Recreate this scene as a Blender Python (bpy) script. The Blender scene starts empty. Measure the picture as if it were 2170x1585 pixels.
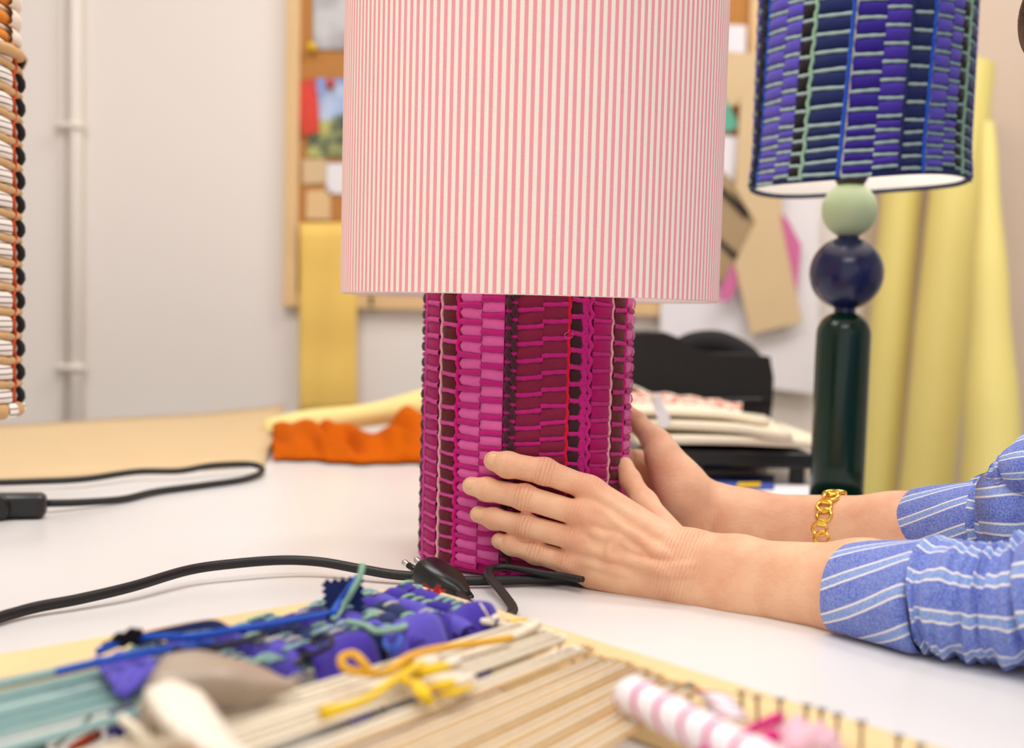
import bpy, math, random
import numpy as np
from mathutils import Vector, Matrix

random.seed(7)
rng = np.random.default_rng(11)
sc = bpy.context.scene
COL = sc.collection
PI = math.pi


def lin(r, g, b):
    def f(c):
        c /= 255.0
        return c / 12.92 if c <= 0.04045 else ((c + 0.055) / 1.055) ** 2.4
    return (f(r), f(g), f(b), 1.0)


# ------------------------------------------------------------------ camera
FPX, CX, PPY = 2700.0, 1085.0, 882.5          # focal length and principal point for a 2170 x 1585 frame
PITCH, ROLL, CAMH = math.radians(4.5), math.radians(1.5), 0.18
_F = np.array([0, math.cos(PITCH), -math.sin(PITCH)])
_R0 = np.array([1.0, 0, 0])
_U0 = np.array([0, math.sin(PITCH), math.cos(PITCH)])
_R = _R0 * math.cos(ROLL) + _U0 * math.sin(ROLL)
_U = _U0 * math.cos(ROLL) - _R0 * math.sin(ROLL)
CAM = np.array([0, 0, CAMH])

cd = bpy.data.cameras.new('camera')
cam = bpy.data.objects.new('camera', cd)
COL.objects.link(cam)
cam.matrix_world = Matrix(((_R[0], _U[0], -_F[0], 0), (_R[1], _U[1], -_F[1], 0), (_R[2], _U[2], -_F[2], CAMH), (0, 0, 0, 1)))
cd.sensor_width = 36
cd.lens = FPX / 2170 * 36
cd.shift_y = (PPY - 792.5) / 2170
cd.clip_start = 0.02
cd.dof.use_dof = True
cd.dof.focus_distance = 0.825
cd.dof.aperture_fstop = 4.8
sc.camera = cam

# ------------------------------------------------------------------ world, lights, exposure
w = bpy.data.worlds.new('world')
sc.world = w
w.use_nodes = True
w.node_tree.nodes['Background'].inputs[0].default_value = (1.0, 0.99, 0.98, 1)
w.node_tree.nodes['Background'].inputs[1].default_value = 0.88


def area(name, loc, rot, sx, sy, energy, col):
    l = bpy.data.lights.new(name, 'AREA')
    l.shape = 'RECTANGLE'
    l.size, l.size_y, l.energy, l.color = sx, sy, energy, col
    o = bpy.data.objects.new(name, l)
    COL.objects.link(o)
    o.location = loc
    o.rotation_euler = rot
    return o


area('ceiling_panel_light', (-0.5, 0.9, 1.72), (0, 0, 0), 1.2, 0.5, 18, (1.0, 0.985, 0.965))
area('ceiling_panel_light', (0.9, 1.5, 1.72), (0, 0, 0), 1.2, 0.5, 18, (1.0, 0.985, 0.965))
area('ceiling_panel_light', (0.2, -0.5, 1.72), (0, 0, 0), 1.4, 0.6, 15, (1.0, 0.985, 0.965))
sc.view_settings.view_transform = 'Standard'
sc.view_settings.look = 'None'
sc.view_settings.gamma = 1
sc.view_settings.use_curve_mapping = False
sc.view_settings.exposure = 0.14
sc.cycles.use_denoising = True
sc.cycles.max_bounces = 8


# ------------------------------------------------------------------ placing helpers
def ray(px, py):
    return _F + _R * ((px - CX) / FPX) + _U * ((PPY - py) / FPX)


def wp(px, py, Y):
    d = ray(px, py)
    return CAM + d * (Y / d[1])


def tp(px, py, z=0.0):
    d = ray(px, py)
    return CAM + d * ((z - CAMH) / d[2])


# ------------------------------------------------------------------ materials
def mat(name, color, rough=0.6, noise=0.0, nscale=60, bump=0.0, bscale=400, stretch=(1, 1, 1), metal=0.0, spec=0.5, sheen=0.0, coat=0.0):
    m = bpy.data.materials.new(name)
    m.use_nodes = True
    nt = m.node_tree
    b = nt.nodes['Principled BSDF']
    b.inputs['Base Color'].default_value = color
    b.inputs['Roughness'].default_value = rough
    b.inputs['Metallic'].default_value = metal
    b.inputs['Specular IOR Level'].default_value = spec
    b.inputs['Sheen Weight'].default_value = sheen
    b.inputs['Coat Weight'].default_value = coat
    if noise or bump:
        tc = nt.nodes.new('ShaderNodeTexCoord')
        mp = nt.nodes.new('ShaderNodeMapping')
        mp.inputs['Scale'].default_value = stretch
        nt.links.new(tc.outputs['Object'], mp.inputs['Vector'])
    if noise:
        n = nt.nodes.new('ShaderNodeTexNoise')
        n.inputs['Scale'].default_value = nscale
        n.inputs['Detail'].default_value = 4
        nt.links.new(mp.outputs[0], n.inputs['Vector'])
        mx = nt.nodes.new('ShaderNodeMix')
        mx.data_type = 'RGBA'
        mx.inputs[6].default_value = tuple(c * (1 - noise) for c in color[:3]) + (1,)
        mx.inputs[7].default_value = tuple(min(1, c * (1 + noise)) for c in color[:3]) + (1,)
        nt.links.new(n.outputs['Fac'], mx.inputs[0])
        nt.links.new(mx.outputs[2], b.inputs['Base Color'])
    if bump:
        n2 = nt.nodes.new('ShaderNodeTexNoise')
        n2.inputs['Scale'].default_value = bscale
        n2.inputs['Detail'].default_value = 3
        nt.links.new(mp.outputs[0], n2.inputs['Vector'])
        bp = nt.nodes.new('ShaderNodeBump')
        bp.inputs['Strength'].default_value = bump
        bp.inputs['Distance'].default_value = 0.002
        nt.links.new(n2.outputs['Fac'], bp.inputs['Height'])
        nt.links.new(bp.outputs[0], b.inputs['Normal'])
    return m


def fabric(name, r, g, b, noise=0.12, sheen=0.15):
    return mat(name, lin(r, g, b), 0.9, noise, 300, 0.35, 1500, sheen=sheen, spec=0.15)


M = dict(
    table=mat('white_laminate', lin(229, 226, 224), 0.28, 0.01, 4, spec=0.35),
    wall=mat('painted_wall', lin(240, 231, 224), 0.85, 0.03, 2, 0.1, 90),
    pipe=mat('cream_paint', lin(243, 234, 225), 0.6),
    ceil=mat('ceiling_white', lin(240, 236, 230), 0.9, 0.02, 2),
    floor=mat('floor_grey', lin(150, 140, 130), 0.6, 0.1, 5),
    cork=mat('cork', lin(190, 130, 68), 0.9, 0.18, 160, 0.3, 300),
    pine=mat('pine_wood', lin(236, 205, 150), 0.5, 0.13, 26, 0.08, 120, (1, 1, 1)),
    frame=mat('light_wood_frame', lin(228, 190, 138), 0.5, 0.08, 20),
    kraft=mat('kraft_board', lin(218, 190, 146), 0.75, 0.04, 18),
    kraft2=mat('tan_paper', lin(218, 190, 148), 0.8, 0.05, 14),
    kraft3=mat('brown_paper', lin(172, 146, 108), 0.8, 0.06, 14),
    tanwall=mat('tan_sheet', lin(214, 192, 172), 0.85, 0.04, 5),
    paper=mat('white_paper', lin(238, 232, 236), 0.8, 0.02, 10),
    cream=mat('cream_paper', lin(240, 226, 200), 0.8, 0.04, 16),
    ochre=mat('ochre_mesh', lin(246, 202, 106), 0.85, 0.14, 8, 0.4, 250),
    yellow=mat('pale_yellow_paper', lin(232, 214, 128), 0.55, 0.06, 5),
    yroll=mat('cream_yellow_cloth', lin(244, 226, 150), 0.7, 0.05, 20),
    orange=mat('orange_cloth', lin(200, 92, 0), 0.9, 0.25, 18, 0.3, 200, spec=0.1),
    black=mat('black_plastic', lin(16, 15, 15), 0.32, 0.0),
    cord=mat('black_rubber', lin(18, 17, 17), 0.5),
    blackcloth=mat('black_case_cloth', lin(22, 19, 21), 0.8, 0.1, 60),
    steel=mat('nickel', lin(200, 196, 188), 0.3, metal=1.0),
    nail=mat('nail_steel', lin(150, 142, 132), 0.35, metal=0.9),
    gold=mat('gold', lin(252, 206, 92), 0.14, metal=1.0),
    green=mat('bottle_green_lacquer', lin(8, 42, 31), 0.2, spec=0.35, coat=0.1),
    navyb=mat('navy_lacquer', lin(20, 28, 74), 0.24, spec=0.45, coat=0.15),
    mint=mat('mint_lacquer', lin(182, 202, 160), 0.42, 0.05, 30),
    lining=mat('white_lining', lin(250, 247, 244), 0.7),
    darkwood=mat('dark_wood', lin(56, 40, 36), 0.5),
    teal=fabric('teal_yarn', 140, 174, 172),
    tealp=fabric('pale_teal_yarn', 164, 190, 186),
    mintc=fabric('mint_yarn', 150, 190, 160),
    bluec=fabric('royal_blue_yarn', 34, 84, 190),
    silver=fabric('silver_yarn', 190, 184, 180),
    navy=fabric('navy_velvet', 30, 42, 92, 0.2),
    indigo=fabric('indigo_velvet', 52, 36, 138, 0.15),
    indigo2=fabric('indigo_bright_velvet', 70, 52, 160, 0.15),
    violet=fabric('violet_velvet', 92, 80, 186, 0.12),
    bblack=fabric('black_velvet', 30, 24, 28),
    crimson=fabric('crimson_velvet', 166, 0, 92, 0.12),
    maroon=fabric('maroon_velvet', 94, 20, 28, 0.15),
    wine=fabric('wine_velvet', 128, 30, 62, 0.1),
    lpink=fabric('rose_pink_velvet', 222, 98, 166, 0.07),
    hot=fabric('hot_pink_yarn', 212, 8, 122),
    mag=fabric('magenta_yarn', 190, 28, 122),
    mag2=fabric('orchid_yarn', 212, 70, 150),
    pale=fabric('pale_pink_yarn', 238, 170, 176),
    brownc=fabric('dark_brown_yarn', 72, 34, 44),
    dbrown=fabric('blackish_brown_velvet', 58, 28, 34),
    redc=fabric('red_yarn', 214, 14, 46),
    bright=fabric('scarlet_yarn', 204, 30, 24),
    tan=fabric('tan_jute', 206, 164, 112, 0.2),
    ink=fabric('black_jute', 46, 40, 42),
    rust=fabric('rust_yarn', 196, 74, 30),
    orng=fabric('orange_velvet', 228, 138, 26),
    linen=fabric('oatmeal_linen_yarn', 240, 226, 202, 0.14),
    jute=fabric('raw_jute_yarn', 216, 178, 124, 0.2),
    yell=fabric('yellow_yarn', 246, 204, 40, 0.1),
    gyell=fabric('golden_yarn', 238, 178, 46, 0.1),
    felt=fabric('cream_felt', 246, 232, 214, 0.03),
    satin=mat('taupe_satin', lin(168, 150, 132), 0.35, 0.2, 30, 0.2, 100),
    pinkc=fabric('pink_cloth', 240, 190, 204, 0.06),
    pinkp=mat('pink_paper', lin(214, 110, 160), 0.8, 0.05, 10),
    hair=mat('brown_hair', lin(104, 72, 50), 0.45, 0.25, 80),
    nailp=mat('fingernail', lin(238, 186, 148), 0.3, 0.04, 200, spec=0.5, coat=0.15),
    lipskin=mat('lip_skin', lin(206, 122, 106), 0.45, 0.05, 200),
    tealpap=mat('green_paper', lin(96, 176, 150), 0.8),
    redpap=mat('red_print', lin(214, 70, 56), 0.8, 0.35, 22),
    bluepap=mat('blue_cover', lin(70, 90, 170), 0.5),
    greyp=mat('grey_cover', lin(150, 142, 132), 0.6),
    amber=mat('amber_yellow', lin(236, 190, 20), 0.4),
    redplastic=mat('red_plastic', lin(206, 70, 20), 0.4),
)


def nodes_of(m):
    return m.node_tree, m.node_tree.nodes['Principled BSDF']


def math_node(nt, op, a, b=None):
    n = nt.nodes.new('ShaderNodeMath')
    n.operation = op
    for i, v in enumerate((a, b)):
        if v is None:
            continue
        if isinstance(v, (int, float)):
            n.inputs[i].default_value = v
        else:
            nt.links.new(v, n.inputs[i])
    return n.outputs[0]


def mixc(nt, fac, c0, c1):
    mx = nt.nodes.new('ShaderNodeMix')
    mx.data_type = 'RGBA'
    for i, v in ((0, fac), (6, c0), (7, c1)):
        if isinstance(v, (tuple, float, int)):
            mx.inputs[i].default_value = v
        else:
            nt.links.new(v, mx.inputs[i])
    return mx.outputs[2]


def uv_xy(nt):
    uv = nt.nodes.new('ShaderNodeUVMap')
    s = nt.nodes.new('ShaderNodeSeparateXYZ')
    nt.links.new(uv.outputs[0], s.inputs[0])
    return s.outputs[0], s.outputs[1]


def noise_out(nt, scale, detail=3, coord='Object', stretch=(1, 1, 1)):
    tc = nt.nodes.new('ShaderNodeTexCoord')
    mp = nt.nodes.new('ShaderNodeMapping')
    mp.inputs['Scale'].default_value = stretch
    nt.links.new(tc.outputs[coord], mp.inputs[0])
    n = nt.nodes.new('ShaderNodeTexNoise')
    n.inputs['Scale'].default_value = scale
    n.inputs['Detail'].default_value = detail
    nt.links.new(mp.outputs[0], n.inputs['Vector'])
    return n.outputs['Fac']


def ramp(nt, v, lo, hi):
    n = nt.nodes.new('ShaderNodeMapRange')
    n.inputs[1].default_value, n.inputs[2].default_value = lo, hi
    nt.links.new(v, n.inputs[0])
    return n.outputs[0]


# pink and cream candy stripe (u runs once round the shade)
def stripe_mat():
    m = mat('pink_striped_cotton', lin(240, 225, 212), 0.8, spec=0.2)
    nt, b = nodes_of(m)
    u, v = uv_xy(nt)
    f = math_node(nt, 'FRACT', math_node(nt, 'MULTIPLY', u, 165.0))
    d = math_node(nt, 'ABSOLUTE', math_node(nt, 'SUBTRACT', f, 0.5))
    k = ramp(nt, d, 0.215, 0.265)
    wv = noise_out(nt, 900, 2)
    pink = mixc(nt, wv, lin(242, 148, 162), lin(252, 170, 180))
    cr = mixc(nt, wv, lin(242, 232, 214), lin(252, 245, 230))
    c = mixc(nt, k, pink, cr)
    hem = math_node(nt, 'GREATER_THAN', 0.0055, v)
    nt.links.new(c, b.inputs['Base Color'])
    bp = nt.nodes.new('ShaderNodeBump')
    bp.inputs['Strength'].default_value = 0.6
    bp.inputs['Distance'].default_value = 0.0006
    nt.links.new(hem, bp.inputs['Height'])
    nt.links.new(bp.outputs[0], b.inputs['Normal'])
    return m


M['stripe'] = stripe_mat()


def shirt_mat(name, slope, off=0.0, period=0.0235):
    m = mat(name, lin(110, 130, 206), 0.85, sheen=0.15, spec=0.2)
    nt, b = nodes_of(m)
    u, v = uv_xy(nt)
    wv = math_node(nt, 'ADD', math_node(nt, 'ADD', u, math_node(nt, 'MULTIPLY', v, slope)), off)
    wob = math_node(nt, 'MULTIPLY', math_node(nt, 'SUBTRACT', noise_out(nt, 40, 2), 0.5), 0.0012)
    f = math_node(nt, 'FRACT', math_node(nt, 'DIVIDE', math_node(nt, 'ADD', wv, wob), period))
    d = math_node(nt, 'ABSOLUTE', math_node(nt, 'SUBTRACT', f, 0.5))      # 0 at the middle of the pale band
    band = ramp(nt, d, 0.145, 0.135)
    line = ramp(nt, math_node(nt, 'ABSOLUTE', math_node(nt, 'SUBTRACT', d, 0.14)), 0.036, 0.024)
    hz = ramp(nt, noise_out(nt, 900, 4), 0.38, 0.66)
    big = ramp(nt, noise_out(nt, 60, 3), 0.3, 0.7)
    base = mixc(nt, hz, lin(78, 98, 190), lin(142, 158, 218))
    base = mixc(nt, math_node(nt, 'MULTIPLY', big, 0.35), base, lin(150, 166, 222))
    pale = mixc(nt, hz, lin(124, 152, 216), lin(166, 186, 230))
    c = mixc(nt, band, base, pale)
    c = mixc(nt, line, c, lin(240, 234, 232))
    nt.links.new(c, b.inputs['Base Color'])
    bp = nt.nodes.new('ShaderNodeBump')
    bp.inputs['Strength'].default_value = 0.35
    bp.inputs['Distance'].default_value = 0.0006
    nt.links.new(hz, bp.inputs['Height'])
    nt.links.new(bp.outputs[0], b.inputs['Normal'])
    return m


M['shirt'] = shirt_mat('blue_striped_shirting', 0.0)
M['cuff'] = shirt_mat('blue_striped_cuff', 0.45, 0.004)


def skin_mat():
    m = mat('skin', lin(226, 172, 138), 0.5, spec=0.35)
    nt, b = nodes_of(m)
    n1 = ramp(nt, noise_out(nt, 55, 4), 0.35, 0.7)
    n2 = ramp(nt, noise_out(nt, 380, 4), 0.3, 0.75)
    c = mixc(nt, n1, lin(244, 196, 158), lin(232, 172, 136))
    c = mixc(nt, math_node(nt, 'MULTIPLY', n2, 0.3), c, lin(244, 190, 156))
    at = nt.nodes.new('ShaderNodeAttribute')
    at.attribute_name = 'red'
    c = mixc(nt, at.outputs['Fac'], c, lin(222, 136, 108))
    nt.links.new(c, b.inputs['Base Color'])
    b.inputs['Subsurface Weight'].default_value = 0.12
    b.inputs['Subsurface Radius'].default_value = (0.006, 0.0025, 0.0012)
    b.inputs['Subsurface Scale'].default_value = 1.0
    # creases over the finger joints and the wrist: 'fs' is distance along the limb, 'fm' where they lie
    fs = nt.nodes.new('ShaderNodeAttribute'); fs.attribute_name = 'fs'
    fm = nt.nodes.new('ShaderNodeAttribute'); fm.attribute_name = 'fm'
    s = math_node(nt, 'ADD', fs.outputs['Fac'], math_node(nt, 'MULTIPLY', math_node(nt, 'SUBTRACT', noise_out(nt, 160, 3), 0.5), 0.0022))
    wv = math_node(nt, 'SINE', math_node(nt, 'MULTIPLY', s, 2 * PI / 0.0050))
    wv = math_node(nt, 'POWER', math_node(nt, 'ABSOLUTE', wv), 0.5)
    h = math_node(nt, 'MULTIPLY', wv, fm.outputs['Fac'])
    h2 = math_node(nt, 'MULTIPLY', noise_out(nt, 900, 3), 0.22)
    h3 = math_node(nt, 'MULTIPLY', noise_out(nt, 330, 4, stretch=(0.6, 1, 1.2)), 0.55)
    hh = math_node(nt, 'ADD', math_node(nt, 'ADD', h, h2), h3)
    bp = nt.nodes.new('ShaderNodeBump')
    bp.inputs['Strength'].default_value = 0.62
    bp.inputs['Distance'].default_value = 0.0011
    nt.links.new(hh, bp.inputs['Height'])
    nt.links.new(bp.outputs[0], b.inputs['Normal'])
    return m


M['skin'] = skin_mat()


def banded(name, c0, c1, period, width, axis, base_rough=0.8):
    """cloth with thin printed stripes along a uv axis"""
    m = mat(name, lin(*c0), base_rough, spec=0.2)
    nt, b = nodes_of(m)
    u, v = uv_xy(nt)
    f = math_node(nt, 'FRACT', math_node(nt, 'DIVIDE', (u, v)[axis], period))
    k = math_node(nt, 'LESS_THAN', f, width)
    nt.links.new(mixc(nt, k, lin(*c0), lin(*c1)), b.inputs['Base Color'])
    return m


def glow(name, strength):
    m = mat(name, lin(255, 244, 230), 0.4)
    b = m.node_tree.nodes['Principled BSDF']
    b.inputs['Emission Color'].default_value = lin(255, 244, 232)
    b.inputs['Emission Strength'].default_value = strength
    return m


M['bulb_a'] = glow('bulb_added_glow', 11.0)  # unseen bulb, its glow added to whiten the lining of the striped shade
M['bulb_b'] = glow('bulb_weak_added_glow', 5.0)  # weaker added glow, brightens the lining inside the blue woven shade
M['candy'] = banded('white_cloth_magenta_stripes', (246, 236, 240), (204, 30, 124), 0.0155, 0.17, 1)
M['ticking'] = banded('white_ticking', (244, 236, 226), (110, 106, 112), 0.0046, 0.22, 1)


def picture_mat():
    m = mat('landscape_print', (0.3, 0.4, 0.5, 1), 0.6)
    nt, b = nodes_of(m)
    u, v = uv_xy(nt)
    n = noise_out(nt, 30, 4)
    land = mixc(nt, ramp(nt, n, 0.4, 0.6), lin(70, 84, 74), lin(190, 190, 110))
    sky = mixc(nt, ramp(nt, noise_out(nt, 14, 3), 0.45, 0.65), lin(86, 140, 226), lin(190, 206, 232))
    k = ramp(nt, math_node(nt, 'ADD', v, math_node(nt, 'MULTIPLY', math_node(nt, 'SUBTRACT', n, 0.5), 0.4)), 0.5, 0.54)
    nt.links.new(mixc(nt, k, land, sky), b.inputs['Base Color'])
    return m


M['picture'] = picture_mat()


def blotch(name, c0, c1, scale, lo=0.45, hi=0.55, c2=None):
    m = mat(name, lin(*c0), 0.8)
    nt, b = nodes_of(m)
    c = mixc(nt, ramp(nt, noise_out(nt, scale, 3), lo, hi), lin(*c0), lin(*c1))
    if c2:
        c = mixc(nt, ramp(nt, noise_out(nt, scale * 1.7, 2), 0.6, 0.66), c, lin(*c2))
    nt.links.new(c, b.inputs['Base Color'])
    return m


M['photo'] = blotch('grey_photo_print', (150, 146, 150), (206, 204, 206), 12, 0.4, 0.6, (110, 110, 92))
M['floral'] = blotch('floral_cloth', (186, 74, 28), (246, 232, 214), 120, 0.44, 0.54, (228, 70, 116))


# ------------------------------------------------------------------ mesh helpers
class MB:
    def __init__(s):
        s.v, s.f, s.uv = [], [], []

    def add(s, verts, faces, uvs=None):
        o = len(s.v)
        s.v += [tuple(map(float, p)) for p in verts]
        s.f += [tuple(i + o for i in q) for q in faces]
        s.uv += [tuple(map(float, p)) for p in uvs] if uvs is not None else [(0, 0)] * len(verts)
        return s

    def grid(s, pts, closed_u=False, uvs=None, flip=False):
        """pts[i][j] -> quads"""
        n, m = len(pts), len(pts[0])
        fs = []
        for i in range(n - 1):
            for j in range(m if closed_u else m - 1):
                a, b, c, d = i * m + j, i * m + (j + 1) % m, (i + 1) * m + (j + 1) % m, (i + 1) * m + j
                fs.append((d, c, b, a) if flip else (a, b, c, d))
        return s.add([p for r in pts for p in r], fs, [q for r in uvs for q in r] if uvs else None)

    def box(s, c, size, rot=None):
        vs = [np.array([x, y, z]) * np.array(size) / 2 for x in (-1, 1) for y in (-1, 1) for z in (-1, 1)]
        if rot is not None:
            vs = [rot @ q for q in vs]
        vs = [q + np.array(c) for q in vs]
        return s.add(vs, [(0, 1, 3, 2), (4, 6, 7, 5), (0, 4, 5, 1), (2, 3, 7, 6), (0, 2, 6, 4), (1, 5, 7, 3)])

    def tube(s, pts, r, n=8, flat=1.0, up=(0, 0, 1), smooth=0, caps=True):
        pts = [np.array(p, float) for p in pts]
        if smooth:
            pts = spline(pts, smooth)
        k = len(pts)
        rr = [r] * k if np.isscalar(r) else list(np.interp(np.linspace(0, 1, k), np.linspace(0, 1, len(r)), r))
        rings = []
        for i, p in enumerate(pts):
            t = pts[min(i + 1, k - 1)] - pts[max(i - 1, 0)]
            t = t / (np.linalg.norm(t) + 1e-12)
            side = np.cross(t, np.array(up, float))
            if np.linalg.norm(side) < 1e-3:
                side = np.cross(t, np.array([0.3, 1, 0.1]))
            side /= np.linalg.norm(side)
            u2 = np.cross(side, t)
            rings.append([p + side * math.cos(a) * rr[i] + u2 * math.sin(a) * rr[i] * flat for a in np.linspace(0, 2 * PI, n, endpoint=False)])
        o = len(s.v)
        s.grid(rings, True)
        if caps:
            s.f.append(tuple(o + j for j in range(n))[::-1])
            s.f.append(tuple(o + (k - 1) * n + j for j in range(n)))
        return s

    def lathe(s, prof, c=(0, 0, 0), n=32, axis=None):
        c = np.array(c, float)
        ax = np.array(axis if axis is not None else (0, 0, 1), float)
        ax /= np.linalg.norm(ax)
        e1 = np.cross(ax, (0, 1, 0.01)); e1 /= np.linalg.norm(e1)
        e2 = np.cross(ax, e1)
        rings = [[c + ax * z + (e1 * math.cos(a) + e2 * math.sin(a)) * max(r, 1e-5) for a in np.linspace(0, 2 * PI, n, endpoint=False)] for r, z in prof]
        return s.grid(rings, True)

    def sheet(s, pts, th=0.001, closed_u=False):
        """a grid with thickness th along its own normals"""
        P = np.array(pts, float)
        du = np.gradient(P, axis=0)
        dv = np.gradient(P, axis=1)
        N = np.cross(du, dv)
        N /= (np.linalg.norm(N, axis=2, keepdims=True) + 1e-12)
        A, B = P + N * th / 2, P - N * th / 2
        n, m = P.shape[:2]
        vs = list(A.reshape(-1, 3)) + list(B.reshape(-1, 3))
        uu = [(i / max(1, n - 1), j / max(1, m - 1)) for i in range(n) for j in range(m)] * 2
        fs, q = [], n * m
        for i in range(n - 1):
            for j in range(m - 1):
                a, b, c, d = i * m + j, i * m + j + 1, (i + 1) * m + j + 1, (i + 1) * m + j
                fs += [(a, d, c, b)[::-1], (a + q, b + q, c + q, d + q)[::-1]]
        edge = [(i * m, (i + 1) * m) for i in range(n - 1)] + [((i + 1) * m + m - 1, i * m + m - 1) for i in range(n - 1)]
        edge += [(j + 1, j) for j in range(m - 1)] + [((n - 1) * m + j, (n - 1) * m + j + 1) for j in range(m - 1)]
        fs += [(a, b, b + q, a + q) for a, b in edge]
        return s.add(vs, fs, uu)

    def obj(s, name, m, parent=None, smooth=True, bevel=0.0, stuff=False):
        me = bpy.data.meshes.new(name)
        me.from_pydata(s.v, [], s.f)
        uvl = me.uv_layers.new(name='UVMap')
        idx = np.empty(len(me.loops), dtype=np.int32)
        me.loops.foreach_get('vertex_index', idx)
        uvl.data.foreach_set('uv', np.array(s.uv, dtype=np.float32)[idx].ravel())
        me.polygons.foreach_set('use_smooth', [smooth] * len(me.polygons))
        me.materials.append(M[m] if isinstance(m, str) else m)
        me.update()
        o = bpy.data.objects.new(name, me)
        COL.objects.link(o)
        if bevel:
            b = o.modifiers.new('bevel', 'BEVEL')
            b.width, b.segments, b.limit_method = bevel, 3, 'ANGLE'
        if parent is not None:
            o.parent = parent
            if parent.type == 'EMPTY':
                o.matrix_parent_inverse = Matrix.Translation(-parent.location)
        if stuff:
            o['kind'] = 'stuff'
        return o


def spline(pts, sub=6):
    pts = [np.array(p, float) for p in pts]
    P = [2 * pts[0] - pts[1]] + pts + [2 * pts[-1] - pts[-2]]
    out = []
    for i in range(1, len(P) - 2):
        p0, p1, p2, p3 = P[i - 1], P[i], P[i + 1], P[i + 2]
        for k in range(sub):
            t = k / sub
            out.append(0.5 * (2 * p1 + (p2 - p0) * t + (2 * p0 - 5 * p1 + 4 * p2 - p3) * t * t + (3 * p1 - p0 - 3 * p2 + p3) * t ** 3))
    out.append(pts[-1])
    return out


def thing(name, label, cat, loc, group=None):
    o = bpy.data.objects.new(name, None)
    COL.objects.link(o)
    o.empty_display_size = 0.02
    o.location = Vector([float(q) for q in loc])
    return tag(o, label, cat, group)


def tag(o, label, cat, group=None):
    o['label'], o['category'] = label, cat
    if group:
        o['group'] = group
    return o


def struct(o, label=None):
    o['kind'] = 'structure'
    if label:
        o['label'] = label
    return o


# ------------------------------------------------------------------ the room
TABX, TABY0, TABY1 = 0.375, -0.08, 2.12
WY = 2.4
struct(MB().box((0.3, 0.6, -0.76), (6.4, 6, 0.04)).obj('floor', 'floor', smooth=False))
struct(MB().box((0.3, 0.6, 1.78), (6.4, 6, 0.04)).obj('ceiling', 'ceil', smooth=False))
struct(MB().box((0.3, WY + 0.05, 0.5), (6.4, 0.1, 2.6)).obj('wall_back', 'wall', smooth=False))
struct(MB().box((-2.6, 0.6, 0.5), (0.1, 3.7, 2.6)).obj('wall_left', 'wall', smooth=False))
struct(MB().box((3.2, 0.6, 0.5), (0.1, 3.7, 2.6)).obj('wall_right', 'wall', smooth=False))


def poly(pts, th, name, m, parent=None, push=(0, 1, 0), bevel=0.0):
    """flat cut-out piece with real thickness; pts are world points in order"""
    pts = [np.array(p, float) for p in pts]
    n = len(pts)
    d = np.array(push, float) * th
    xs = np.array(pts)
    lo, hi = xs.min(0), xs.max(0)
    ax = [0, 2] if (hi - lo)[2] > (hi - lo)[1] else [0, 1]
    uv = [tuple((p[a] - lo[a]) / max(1e-6, hi[a] - lo[a]) for a in ax) for p in pts] * 2
    b = MB()
    fs = [tuple(range(n))[::-1], tuple(range(n, 2 * n))] + [(i, (i + 1) % n, n + (i + 1) % n, n + i) for i in range(n)]
    b.add(pts + [p + d for p in pts], fs, uv)
    o = b.obj(name, m, parent, smooth=False, bevel=bevel)
    me = o.data
    me.validate()
    import bmesh
    bm = bmesh.new(); bm.from_mesh(me); bmesh.ops.recalc_face_normals(bm, faces=bm.faces[:]); bm.to_mesh(me); bm.free()
    return o


def wpoly(pxs, Y, th, name, m, parent=None):
    return poly([wp(x, y, Y) for x, y in pxs], th, name, m, parent)


# surface pipe on the wall with its saddle clips
X0 = wp(160, 500, WY)[0]
pp = thing('wall_pipe', 'cream painted vertical pipe pair clipped to the wall', 'pipe', (X0, WY, 0.4))
MB().tube([(X0 + 0.006, WY - 0.014, -0.74), (X0 + 0.006, WY - 0.014, 1.76)], 0.0125, 14).obj('conduit', 'pipe', pp)
MB().tube([(X0 - 0.02, WY - 0.008, -0.74), (X0 - 0.02, WY - 0.008, 1.76)], 0.0055, 10).obj('thin_conduit', 'pipe', pp)
for py in (270, 778):
    z = wp(150, py, WY)[2]
    MB().tube([(X0 - 0.03, WY - 0.010, z), (X0 - 0.026, WY - 0.018, z), (X0 - 0.006, WY - 0.026, z), (X0 + 0.010, WY - 0.028, z), (X0 + 0.022, WY - 0.014, z)], 0.006, 8, smooth=3).obj('clip', 'pipe', pp)

# cork notice board
bd = thing('cork_board', 'brown cork notice board in a pale wood frame on the back wall', 'notice board', (0, WY, 0.6))
xl, xr = wp(608, 300, WY)[0], wp(1612, 100, WY)[0]
zb = wp(1000, 660, WY)[2]
zt = 1.15
fw = 0.026
MB().box(((xl + xr) / 2, WY - 0.006, (zb + zt) / 2), (xr - xl - 0.02, 0.012, zt - zb - 0.02)).obj('cork_panel', 'cork', bd, False)
MB().box((xl + fw / 2, WY - 0.012, (zb + zt) / 2), (fw, 0.024, zt - zb)).obj('frame_rail', 'frame', bd, False, 0.002)
MB().box((xr - fw / 2, WY - 0.012, (zb + zt) / 2), (fw, 0.024, zt - zb)).obj('frame_rail', 'frame', bd, False, 0.002)
MB().box(((xl + xr) / 2, WY - 0.012, zb + fw / 2), (xr - xl - 2 * fw, 0.024, fw)).obj('frame_rail', 'frame', bd, False, 0.002)
MB().box(((xl + xr) / 2, WY - 0.012, zt - fw / 2), (xr - xl - 2 * fw, 0.024, fw)).obj('frame_rail', 'frame', bd, False, 0.002)

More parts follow.
